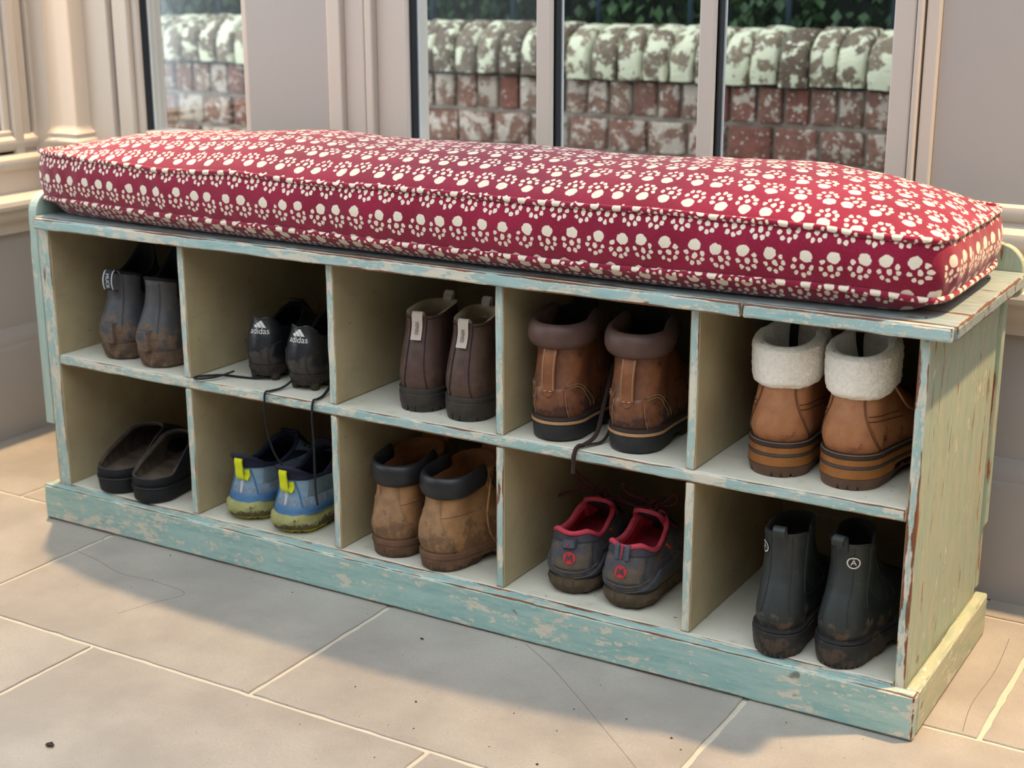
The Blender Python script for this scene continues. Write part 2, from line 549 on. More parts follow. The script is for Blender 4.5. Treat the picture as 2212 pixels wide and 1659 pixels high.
# dense hedge rising behind the wall
HM = Mat('hedge_leaf', 0.5, 0.35)
HM.col(HM.mix(HM.ss(HM.noise(HM.co(), 5, 3), 0.35, 0.7), srgb(34, 56, 36), srgb(70, 100, 58)))
V, F = [], []
hr = random.Random(5)
def leaf(p, s, yaw, pit):
    M_ = Matrix.Rotation(yaw, 3, 'Z') @ Matrix.Rotation(pit, 3, 'X')
    b = len(V)
    for q in ((0, 0, 0), (0.36, 0.5, 0.06), (0, 1.0, -0.06), (-0.36, 0.5, 0.06)):
        V.append(Vector(p) + M_ @ (Vector(q) * s))
    F.append((b, b + 1, b + 2)); F.append((b, b + 2, b + 3))
for i in range(16000):
    xx = hr.uniform(-3.2, 2.6); zz = 0.74 + 1.5 * hr.random() ** 1.4
    dep = 0.10 * mnoise.noise(Vector((xx * 4, zz * 4, 0))) + 0.05 * mnoise.noise(Vector((xx * 11, zz * 11, 3)))
    leaf((xx, 2.47 + dep + hr.uniform(-0.05, 0.07), zz), hr.uniform(0.03, 0.055), hr.uniform(0, 6.3), hr.uniform(-2.2, -0.4))
he = empty('hedge', (0, 2.5, -0.15))
tag(he, 'dense dark green hedge growing behind the brick garden wall', 'hedge')
lo = mesh_obj('foliage', [v - Vector((0, 2.5, -0.15)) for v in V], F, HM.m, he, smooth=False)
lo['kind'] = 'stuff'
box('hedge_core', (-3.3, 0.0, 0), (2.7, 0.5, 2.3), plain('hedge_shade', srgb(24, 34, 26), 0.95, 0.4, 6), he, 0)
RAIL = plain('blue_grey_iron', srgb(60, 78, 92), 0.5, 0.1)
rl = empty('railing', (0, 2.28, 0))
tag(rl, 'thin blue-grey iron railing standing in front of the hedge', 'railing')
for i in range(17):
    tube('bar', [(-2.5 + i * 0.30, 0, 0.72), (-2.5 + i * 0.30, 0, 1.7)], 0.008, RAIL, rl, 8)
box('rail', (-2.55, -0.012, 1.66), (2.4, 0.012, 1.70), RAIL, rl, 0.002)

# ------------------------------------------------------------------ weathered bench
def weathered(name, base, base2, grain, cream_th, wood_th, cream=srgb(220, 212, 194), wood=srgb(142, 92, 66), streak=None, rough=0.55, edge_wood=0.20, edge_cream=0.06):
    m = Mat(name, rough, 0.35)
    sc = {'x': (11, 75, 75), 'z': (75, 75, 11), 'y': (75, 11, 75)}[grain]
    scc = {'x': (30, 85, 85), 'z': (85, 85, 30), 'y': (85, 30, 85)}[grain]
    sc2 = tuple(v * 0.75 for v in sc)
    e = m.attr('edge')
    a = m.noise(m.map(scc), 0.7, 9, 0.72)
    b = m.noise(m.co(), 13, 3, 0.6)
    cm = m.math('ADD', m.math('MULTIPLY', a, 0.62), m.math('MULTIPLY', b, 0.38))
    cm = m.math('ADD', cm, m.math('MULTIPLY', e, edge_cream))
    fk = m.math('ADD', m.math('MULTIPLY', m.noise(m.map(tuple(v * 1.6 for v in scc), (2, 9, 4)), 1.0, 6, 0.72), 0.68), m.math('MULTIPLY', m.noise(m.co(), 8, 3, 0.6), 0.32))
    cmask = m.math('MAXIMUM', m.ss(cm, cream_th, cream_th + 0.022), m.ss(m.math('ADD', fk, m.math('MULTIPLY', e, 0.03)), cream_th + 0.015, cream_th + 0.035))
    w = m.noise(m.map(sc, (3.1, 1.7, 5.3)), 1.0, 6, 0.6)
    w2 = m.noise(m.map(sc2, (8, 2, 4)), 0.6, 3, 0.5)
    wm = m.math('ADD', m.math('MULTIPLY', w, 0.65), m.math('MULTIPLY', w2, 0.35))
    wm = m.math('ADD', wm, m.math('MULTIPLY', e, edge_wood))
    wmask = m.ss(wm, wood_th, wood_th + 0.035)
    g = m.noise(m.map(tuple(v * 2.6 for v in sc)), 1.0, 4, 0.6)
    pc = m.mix(m.ss(m.noise(m.map(sc2, (5, 5, 5)), 0.8, 5, 0.6), 0.3, 0.7), base, base2)
    pc = m.mix(m.ss(g, 0.35, 0.75, 0, 0.7), pc, m.mix(0.35, base2, cream))
    if streak:
        st = m.noise(m.map(sc, (1.3, 7.7, 2.1)), 0.7, 6, 0.65)
        pc = m.mix(m.ss(st, 0.5, 0.66, 0, 0.5), pc, streak)
    wc = m.mix(g, tuple(x * 0.55 for x in wood[:3]) + (1,), wood)
    c = m.mix(cmask, pc, m.mix(m.ss(g, 0.3, 0.8, 0, 0.25), cream, base))
    c = m.mix(wmask, c, wc)
    dk = m.noise(m.co(), 30, 2, 0.5)
    c = m.mix(m.ss(dk, 0.72, 0.80, 0, 0.7), c, srgb(96, 84, 70))
    m.col(c)
    h = m.math('SUBTRACT', m.math('SUBTRACT', m.math('MULTIPLY', g, 0.5), m.math('MULTIPLY', cmask, 0.45)), m.math('MULTIPLY', wmask, 0.8))
    m.bump(h, 0.45, 0.0015)
    return m.m
TEAL = srgb(142, 180, 178); TEAL2 = srgb(170, 198, 198)
P_X = weathered('teal_paint_along', TEAL, TEAL2, 'x', 0.525, 0.63, edge_wood=0.22, edge_cream=0.05)
P_PLINTH = weathered('teal_paint_plinth', srgb(136, 178, 173), srgb(166, 199, 193), 'x', 0.545, 0.645, edge_wood=0.24)
P_Z = weathered('teal_paint_upright', TEAL, srgb(178, 202, 198), 'z', 0.515, 0.63, edge_wood=0.19)
P_SIDE = weathered('warm_lit_side_paint', srgb(150, 172, 154), srgb(170, 182, 160), 'z', 0.60, 0.578, wood=srgb(168, 106, 66), streak=srgb(196, 178, 150), edge_wood=0.12)  # pale teal paint with the warm light's green tint put into its colour
P_TOP = weathered('grey_blue_worn_top', srgb(122, 144, 150), srgb(144, 160, 160), 'x', 0.60, 0.575, wood=srgb(124, 84, 62), rough=0.42)
P_PSIDE = weathered('yellow_green_plinth_paint', srgb(160, 176, 152), srgb(190, 190, 160), 'y', 0.57, 0.68)  # plinth ends: yellower and paler than the front board
P_ARM = weathered('pale_teal_arm_paint', srgb(150, 184, 176), srgb(176, 196, 186), 'z', 0.58, 0.74)
def cream_mat(name, a, b):
    m = Mat(name, 0.55, 0.3)
    n1 = m.noise(m.co(), 9, 5, 0.6)
    c = m.mix(m.ss(n1, 0.3, 0.7), a, b)
    n2 = m.noise(m.map((30, 30, 120)), 1.0, 3, 0.6)
    c = m.mix(m.ss(n2, 0.55, 0.8, 0, 0.35), c, srgb(150, 138, 110))
    d = m.noise(m.co(), 60, 2, 0.5)
    c = m.mix(m.ss(d, 0.73, 0.78, 0, 0.8), c, srgb(90, 78, 60))
    m.col(c)
    m.bump(m.noise(m.co(), 160, 3), 0.15, 0.001)
    return m.m
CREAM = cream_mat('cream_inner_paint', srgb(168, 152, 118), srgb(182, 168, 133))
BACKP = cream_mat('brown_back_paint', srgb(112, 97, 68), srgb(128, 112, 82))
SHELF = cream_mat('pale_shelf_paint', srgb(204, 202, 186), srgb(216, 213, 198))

def board(name, lo, hi, mats, parent, fmat=None, m=0.004, seg=0.03, wear=0.0011, seed=0):
    """plank with its own worn arrises; fmat(axis, sign) picks the material of each face side"""
    rr = random.Random(hash(name) % 1000 + seed) if False else random.Random(seed * 77 + int((lo[0] + 3) * 1000) + int(lo[2] * 3000))
    ax = []
    for i in range(3):
        L = hi[i] - lo[i]
        if L > 4 * m:
            k = max(1, min(80, int(L / seg)))
            ax.append([lo[i]] + [lo[i] + m + (L - 2 * m) * j / k for j in range(k + 1)] + [hi[i]])
        else:
            ax.append([lo[i], (lo[i] + hi[i]) / 2, hi[i]])
    idx, V, A, F, FM = {}, [], [], [], []
    def vid(i, j, k):
        key = (i, j, k)
        if key in idx: return idx[key]
        ijk = key
        p = [ax[a][ijk[a]] for a in range(3)]
        ext = [a for a in range(3) if ijk[a] in (0, len(ax[a]) - 1)]
        e = 1.0 if len(ext) >= 2 else 0.0
        if e:
            for a in ext:
                s_ = 1 if ijk[a] == 0 else -1
                p[a] += s_ * wear * (0.5 + rr.random() * 1.1)
        idx[key] = len(V)
        V.append(tuple(p)); A.append(e)
        return idx[key]
    for a in range(3):
        b, c = (a + 1) % 3, (a + 2) % 3
        for side in (0, len(ax[a]) - 1):
            mi = fmat(a, -1 if side == 0 else 1) if fmat else 0
            for j in range(len(ax[b]) - 1):
                for k in range(len(ax[c]) - 1):
                    q = []
                    for (dj, dk) in ((0, 0), (1, 0), (1, 1), (0, 1)):
                        t = [0, 0, 0]; t[a] = side; t[b] = j + dj; t[c] = k + dk
                        q.append(vid(*t))
                    F.append(tuple(q if side else q[::-1])); FM.append(mi)
    return mesh_obj(name, V, F, mats, parent, smooth=False, fm=FM, attr=A)

bench = empty('shoe_bench', (0, 0, 0))
tag(bench, 'distressed teal painted wooden shoe bench with ten open cubbies', 'bench')
W_ = 0.31; TH = 0.0145
ZB, ZS, TS, ZT, ZTOP = 0.070, 0.3163, 0.0185, 0.5462, 0.566
YB = 0.356
front = lambda a, s: 1 if (a == 1 and s < 0) else 0
# side panels
board('side_panel', (1.5435, 0, 0.002), (1.5590, 0.3683, ZT), [CREAM, P_Z, P_SIDE], bench, lambda a, s: 1 if (a == 1 and s < 0) else (2 if (a == 0 and s > 0) else 0), seed=1)
board('side_panel', (-0.026, 0, 0.002), (0.0030, 0.3683, ZT), [CREAM, P_Z], bench, lambda a, s: 1 if a == 1 else 0, seed=2)
# uprights between the cubbies: four above the shelf, four below
for k in range(1, 5):
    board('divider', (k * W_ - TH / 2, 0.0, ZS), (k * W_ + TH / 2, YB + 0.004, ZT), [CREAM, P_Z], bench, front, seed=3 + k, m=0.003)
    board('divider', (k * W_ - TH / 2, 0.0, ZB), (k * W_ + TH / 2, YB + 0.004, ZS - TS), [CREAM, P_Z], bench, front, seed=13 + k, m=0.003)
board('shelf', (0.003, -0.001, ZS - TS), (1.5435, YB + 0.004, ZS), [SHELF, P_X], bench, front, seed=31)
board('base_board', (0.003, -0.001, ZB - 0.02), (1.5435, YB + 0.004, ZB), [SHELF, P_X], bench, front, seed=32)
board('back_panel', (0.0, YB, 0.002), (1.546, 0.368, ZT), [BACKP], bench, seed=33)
# top: planks with a jointed front lipping
board('top_board', (-0.026, -0.006, ZT), (1.592, 0.3683, ZTOP), [P_TOP], bench, seed=34)
board('front_lipping', (-0.014, -0.018, ZT - 0.0005), (1.3115, -0.006, ZTOP - 0.0005), [P_X], bench, seed=35)
board('front_lipping', (1.3135, -0.018, ZT - 0.0005), (1.588, -0.006, ZTOP - 0.0005), [P_X], bench, seed=36)
# plinth boards
board('plinth', (-0.046, -0.0205, 0.001), (1.5790, -0.001, 0.0673), [P_PLINTH], bench, seed=37, wear=0.0018)
board('plinth', (1.5595, -0.001, 0.001), (1.5790, 0.3685, 0.0673), [P_PSIDE], bench, seed=38, wear=0.0016)
board('plinth', (-0.046, -0.001, 0.001), (-0.0265, 0.3685, 0.0673), [P_PSIDE], bench, seed=39, wear=0.0016)
# left end board with rounded shoulder
pl = [(-0.0, 0.181), (0.36, 0.181), (0.36, 0.606)]
for i in range(9):
    a = i / 8 * pi / 2
    pl.append((0.042 - 0.040 * sin(a), 0.566 + 0.040 * cos(a)))
pl += [(0.002, 0.53), (0.0, 0.50)]
prism('end_board', pl, 'x', -0.046, -0.0265, P_ARM, bench, 0.0018)
# low back rail with scrolled end standing proud of the top on the right
pr = [(-0.02, 0.603), (1.548, 0.605)]
for i in range(9):
    a = i / 8 * pi / 2
    pr.append((1.548 + 0.038 * sin(a), 0.567 + 0.038 * cos(a)))
pr += [(1.586, 0.540)]
for i in range(1, 6):
    a = i / 5 * pi / 2
    pr.append((1.576 + 0.010 * cos(a), 0.540 - 0.012 * sin(a)))
pr += [(1.5655, 0.526), (1.5655, 0.176), (1.5600, 0.166), (1.5600, 0.07), (-0.02, 0.07)]
prism('back_rail', pr, 'y', 0.3685, 0.386, P_SIDE, bench, 0.0018)
# nail heads and knots
NAIL = plain('rusty_nail', srgb(60, 46, 38), 0.6)
for (x, y, z) in [(1.545, 0.018, ZTOP), (1.553, 0.30, ZTOP), (0.9, 0.01, ZTOP)]:
    tube('nail', [(x, y, z - 0.004), (x, y, z + 0.0006)], 0.0022, NAIL, bench, 8)

# ------------------------------------------------------------------ cushion
def cushion_mat():
    m = Mat('paw_print_fabric', 0.85, 0.2)
    uv = m.co('UV')
    wob = m.n('ShaderNodeTexNoise', {'Vector': uv, 'Scale': 160.0, 'Detail': 2.0}).outputs['Color']
    wob = m.vm('MULTIPLY', m.vm('SUBTRACT', wob, (0.5, 0.5, 0.5)), (0.0050, 0.0050, 0))
    uv2 = m.vm('ADD', uv, wob)
    sp = m.n('ShaderNodeSeparateXYZ', {0: uv2})
    PU, PV = 0.0365, 0.0435
    v = m.math('DIVIDE', sp.outputs[1], PV)
    row = m.math('FLOOR', v)
    u = m.math('ADD', m.math('DIVIDE', sp.outputs[0], PU), m.math('MULTIPLY', row, 0.41))
    cell = m.math('FLOOR', u)
    lu = m.math('MULTIPLY', m.math('SUBTRACT', m.math('FRACT', u), 0.5), PU)
    lv = m.math('MULTIPLY', m.math('SUBTRACT', m.math('FRACT', v), 0.5), PV)
    p = m.n('ShaderNodeCombineXYZ', {0: lu, 1: lv, 2: 0.0}).outputs[0]
    wn = m.n('ShaderNodeTexWhiteNoise', {'Vector': m.n('ShaderNodeCombineXYZ', {0: cell, 1: row, 2: 0.0}).outputs[0]}, noise_dimensions='3D')
    jit = m.vm('MULTIPLY', m.vm('SUBTRACT', wn.outputs['Color'], (0.5, 0.5, 0.5)), (0.0035, 0.0025, 0))
    p = m.vm('ADD', p, jit)
    p = m.n('ShaderNodeVectorRotate', {'Vector': p, 'Angle': m.math('MULTIPLY', m.math('SUBTRACT', wn.outputs['Value'], 0.5), 1.05)}, rotation_type='Z_AXIS').outputs[0]
    dots = [((0.0, -0.0105), (0.0085, 0.0078)), ((0.0004, 0.0040), (0.0036, 0.0042))]
    for i, a in enumerate((-14, 24, 62, 108, 150, 194)):
        r_ = 0.0116
        dots.append(((r_ * cos(radians(a)) * 1.03, 0.0026 + r_ * sin(radians(a)) * 1.05), (0.0031, 0.0034)))
    d = None
    for (c, r_) in dots:
        q = m.vm('LENGTH', m.vm('MULTIPLY', m.vm('SUBTRACT', p, (c[0], c[1], 0)), (1 / r_[0], 1 / r_[1], 0)))
        d = q if d is None else m.math('MINIMUM', d, q)
    mask = m.ss(d, 0.93, 1.05, 1.0, 0.0)
    weave = m.noise(m.n('ShaderNodeMapping', {0: uv, 3: (260, 1700, 1)}).outputs[0], 1.0, 2, 0.6)
    weave2 = m.noise(m.n('ShaderNodeMapping', {0: uv, 3: (1700, 260, 1)}).outputs[0], 1.0, 2, 0.6)
    wv = m.math('MAXIMUM', weave, weave2)
    red = m.mix(m.ss(m.noise(uv, 9, 4), 0.3, 0.7), srgb(126, 14, 46), srgb(146, 22, 58))
    red = m.mix(m.ss(wv, 0.60, 0.78), red, srgb(190, 74, 100))
    c = m.mix(mask, red, m.mix(m.ss(wv, 0.4, 0.7), srgb(226, 212, 190), srgb(240, 230, 212)))
    m.col(c)
    m.set(m.b.inputs['Sheen Weight'], 0.25)
    m.bump(m.math('ADD', weave, weave2), 0.25, 0.0006)
    return m.m
PAW = cushion_mat()
CX0, CX1, CY0, CY1 = -0.030, 1.562, -0.020, 0.335
topz = [(-0.03, 0.676), (0.10, 0.6755), (0.19, 0.674), (0.317, 0.6700), (0.445, 0.6765), (0.612, 0.6738), (0.767, 0.6760), (0.883, 0.6751), (0.998, 0.6741), (1.174, 0.6768), (1.341, 0.6746), (1.471, 0.6686), (1.565, 0.6636)]
botz = [(-0.04, 0.594), (0.0, 0.597), (0.124, 0.5985), (0.345, 0.5957), (0.539, 0.5959), (0.76, 0.5931), (0.96, 0.5932), (1.107, 0.5934), (1.244, 0.5962), (1.387, 0.5975), (1.48, 0.595), (1.55, 0.588)]
def cplan(u, v):     # u, v in [-1,1]
    cx, cy = (CX0 + CX1) / 2, (CY0 + CY1) / 2
    a, b = (CX1 - CX0) / 2, (CY1 - CY0) / 2
    x = cx + a * u * (1 - 0.014 * abs(v) ** 7)
    y = cy + b * v * (1 - 0.06 * abs(u) ** 26) + 0.030 * abs(u) ** 4 * max(0.0, -v)
    return x, y
def seam_w(t): return 0.0025 * mnoise.noise(Vector((t * 9, 1.3, 0))) + 0.0012 * mnoise.noise(Vector((t * 27, 4.3, 0)))
CROWN = [(-1.0, 0.0), (-0.97, 0.16), (-0.92, 0.33), (-0.84, 0.54), (-0.72, 0.76), (-0.55, 0.94), (-0.35, 1.0), (0, 1.0), (0.4, 1.0), (0.65, 1.0), (0.8, 0.93), (0.9, 0.70), (0.96, 0.38), (1.0, 0.0)]
def ctop(u, v):
    x, y = cplan(u, v)
    x += 0.0
    s = cinterp(x, topz) + seam_w(x + y * 2)
    d = cinterp(u, CROWN) * max(0.0, 1 - abs(v) ** 2.3) ** 0.85
    h = 0.049 * d
    h += 0.0045 * mnoise.noise(Vector((x * 5, y * 7, 2.0))) * d + 0.0018 * mnoise.noise(Vector((x * 22, y * 14, 5.0))) * d
    return Vector((x, y, s + h))
def cbot(u, v):
    x, y = cplan(u, v)
    s = cinterp(x, botz)
    d = sin(pi / 2 * min(1.0, (1 - abs(v)) / 0.26)) * sin(pi / 2 * min(1.0, (1 - abs(u)) / 0.07))
    z = s - (s - 0.5668) * d
    return Vector((x, y, z))
NU, NV = 190, 44
def ease(i, n):
    t = -1 + 2 * i / n
    return 0.65 * t + 0.35 * sin(t * pi / 2)
V, F, UV = [], [], []
def add_grid(fn, nu, nv, uvfn, flip=False):
    b = len(V)
    for j in range(nv + 1):
        for i in range(nu + 1):
            p = fn(i, j); V.append(p); UV.append(uvfn(p, i, j))
    for j in range(nv):
        for i in range(nu):
            q = (b + j * (nu + 1) + i, b + j * (nu + 1) + i + 1, b + (j + 1) * (nu + 1) + i + 1, b + (j + 1) * (nu + 1) + i)
            F.append(q[::-1] if flip else q)
add_grid(lambda i, j: ctop(ease(i, NU), ease(j, NV)), NU, NV, lambda p, i, j: (p.x + 1, p.y * 1.06 + 1 + 0.011))
add_grid(lambda i, j: cbot(ease(i, NU), ease(j, NV)), NU, NV, lambda p, i, j: (p.x + 3, p.y + 0.021 + 0.0435 * 40), True)
# boxing: closed strip around the sides
per = []
for i in range(NU): per.append((ease(i, NU), -1))
for j in range(NV): per.append((1, ease(j, NV)))
for i in range(NU): per.append((ease(NU - i, NU), 1))
for j in range(NV): per.append((-1, ease(NV - j, NV)))
per.append(per[0])
NB = 14
run = [0.0]
for a, b in zip(per, per[1:]):
    pa, pb = Vector(cplan(*a)), Vector(cplan(*b)); run.append(run[-1] + (pb - pa).length)
def cbox(i, j):
    u, v = per[i]
    t = j / NB
    a, b = cbot(u, v), ctop(u, v)
    p = a.lerp(b, t)
    if abs(v) == 1 and abs(u) < 1: n = Vector((0, v, 0))
    elif abs(u) == 1 and abs(v) < 1: n = Vector((u, 0, 0))
    else: n = Vector((u, v, 0)).normalized()
    L = run[i] if i < len(per) - 1 else 0
    bulge = 0.010 * sin(pi * t) + 0.0030 * sin(pi * t) * mnoise.noise(Vector((L * 26, t * 0.8, 1))) + 0.0022 * sin(pi * t) * mnoise.noise(Vector((L * 60 + t * 2, 3, 1)))
    cr = sm(1 - min(1, min(1 - abs(u) if abs(v) == 1 else 1, 1 - abs(v) if abs(u) == 1 else 1) / 0.04))
    return p + n * bulge * (1 - 0.3 * cr)
def boxuv(p, i, j): return (run[i] + 0.012, -p.z + 5.042)
add_grid(cbox, len(per) - 1, NB, boxuv)
cush = empty('bench_cushion', (0.77, 0.17, 0.566))
tag(cush, 'long crimson boxed cushion printed with cream paw prints, lying on the bench', 'cushion')
off = Vector((0.77, 0.17, 0.566))
mesh_obj('cover', [p - off for p in V], F, PAW, cush, uv=UV)
def piping(fn):
    pts = []
    for (u, v) in per[:-1]:
        p = fn(u, v)
        n = Vector((p.x - 0.77 if abs(u) == 1 else 0, v if abs(v) == 1 else 0, 0))
        n = n.normalized() if n.length else n
        pts.append(p + n * 0.002 - off)
    m_ = []
    for q in pts:
        if not m_ or (q - m_[-1]).length > 0.0015: m_.append(q)
    o = tube('piping', m_, 0.0042, PAW, cush, 8, True, uvscale=True)
piping(ctop); piping(cbot)

# ------------------------------------------------------------------ shoe building kit
def leather(name, a, b, rough=0.5, mud=None, z0=0.0, z1=0.06, mudmax=1.0, bump=0.25, bscale=220, spec=0.4, mudscale=45, crease=0.0):
    m = Mat(name, rough, spec)
    n1 = m.noise(m.co(), 28, 5, 0.6)
    c = m.mix(m.ss(n1, 0.32, 0.68), a, b)
    h = m.noise(m.co(), bscale, 3, 0.6)
    if mud:
        z = m.n('ShaderNodeSeparateXYZ', {0: m.co()}).outputs[2]
        k = m.ss(z, z0, z1, 1.0, 0.0)
        n2 = m.noise(m.co(), mudscale, 6, 0.68)
        k = m.ss(m.math('ADD', m.math('MULTIPLY', k, 0.5), m.math('MULTIPLY', m.math('SUBTRACT', n2, 0.5), 2.3)), 0.26, 0.46, 0.0, mudmax)
        mc = m.mix(m.noise(m.co(), 130, 3, 0.7), tuple(x * 0.5 for x in mud[:3]) + (1,), mud)
        c = m.mix(k, c, mc)
        m.set(m.b.inputs['Roughness'], m.math('ADD', m.math('MULTIPLY', k, 0.9 - rough), rough))
        h = m.math('ADD', h, m.math('MULTIPLY', m.math('MULTIPLY', n2, k), 2.0))
    if crease:
        w = m.noise(m.map((14, 14, 60)), 1.0, 4, 0.6)
        h = m.math('ADD', h, m.math('MULTIPLY', w, crease))
    m.col(c)
    m.bump(h, bump, 0.0012)
    return m.m

def ringpt(r, th):
    """point of a foot-shaped closed ring; th=0 heel centre, +th towards +x, pi toe"""
    a = abs(th); sg = 1 if th >= 0 else -1
    L = r['yf'] - r['yb']
    hb = min(r['wb'] * r.get('hk', 1.05), L * 0.5)
    hf = min(r['wf'] * r.get('tk', 1.25), L - hb)
    A, B = 0.34 * pi, 0.68 * pi
    if a <= A:
        f = a / A * pi / 2
        x, y = r['wb'] * sin(f), r['yb'] + hb * (1 - cos(f))
    elif a <= B:
        t = (a - A) / (B - A)
        x, y = lerp(r['wb'], r['wf'], sm(t)) - r.get('waist', 0) * sin(pi * t), lerp(r['yb'] + hb, r['yf'] - hf, t)
    else:
        f = (a - B) / (pi - B) * pi / 2
        x, y = r['wf'] * cos(f), r['yf'] - hf + hf * sin(f)
    t = (y - r['yb']) / max(L, 1e-6)
    z = lerp(r['zb'], r['zf'], sm(t)) + r.get('dip', 0) * sin(pi * t) ** 1.2 if 0 <= t <= 1 else r['zb']
    if 'zfun' in r: z += r['zfun'](th, t)
    x = x * sg + r.get('sk', 0) * t * t
    return Vector((x, y, z))

def R(yb, yf, wb, wf, zb, zf=None, **k):
    d = dict(yb=yb, yf=yf, wb=wb, wf=wf, zb=zb, zf=zb if zf is None else zf)
    d.update(k)
    return d

def text_geo(txt, size):
    cu = bpy.data.curves.new('lettering', 'FONT')
    cu.body = txt; cu.size = size; cu.align_x = 'CENTER'; cu.align_y = 'CENTER'; cu.resolution_u = 4
    o = bpy.data.objects.new('lettering', cu)
    COL.objects.link(o)
    bpy.context.view_layer.update()
    me = bpy.data.meshes.new_from_object(o.evaluated_get(bpy.context.evaluated_depsgraph_get()))
    V = [(v.co.x, v.co.y) for v in me.vertices]
    F = [tuple(p.vertices) for p in me.polygons]
    bpy.data.objects.remove(o); bpy.data.curves.remove(cu); bpy.data.meshes.remove(me)
    return V, F
def disc_geo(r, n=20, r0=0.0):
    if r0 <= 0:
        return [(r * cos(2 * pi * i / n), r * sin(2 * pi * i / n)) for i in range(n)], [tuple(range(n))]
    V = [(q * cos(2 * pi * i / n), q * sin(2 * pi * i / n)) for i in range(n) for q in (r0, r)]
    F = [(2 * i, 2 * i + 1, 2 * ((i + 1) % n) + 1, 2 * ((i + 1) % n)) for i in range(n)]
    return V, F
def shift(g, dx, dy): return [(x + dx, y + dy) for x, y in g[0]], g[1]
def join_geo(*gs):
    V, F = [], []
    for v, f in gs:
        b = len(V); V += v; F += [tuple(i + b for i in q) for q in f]
    return V, F

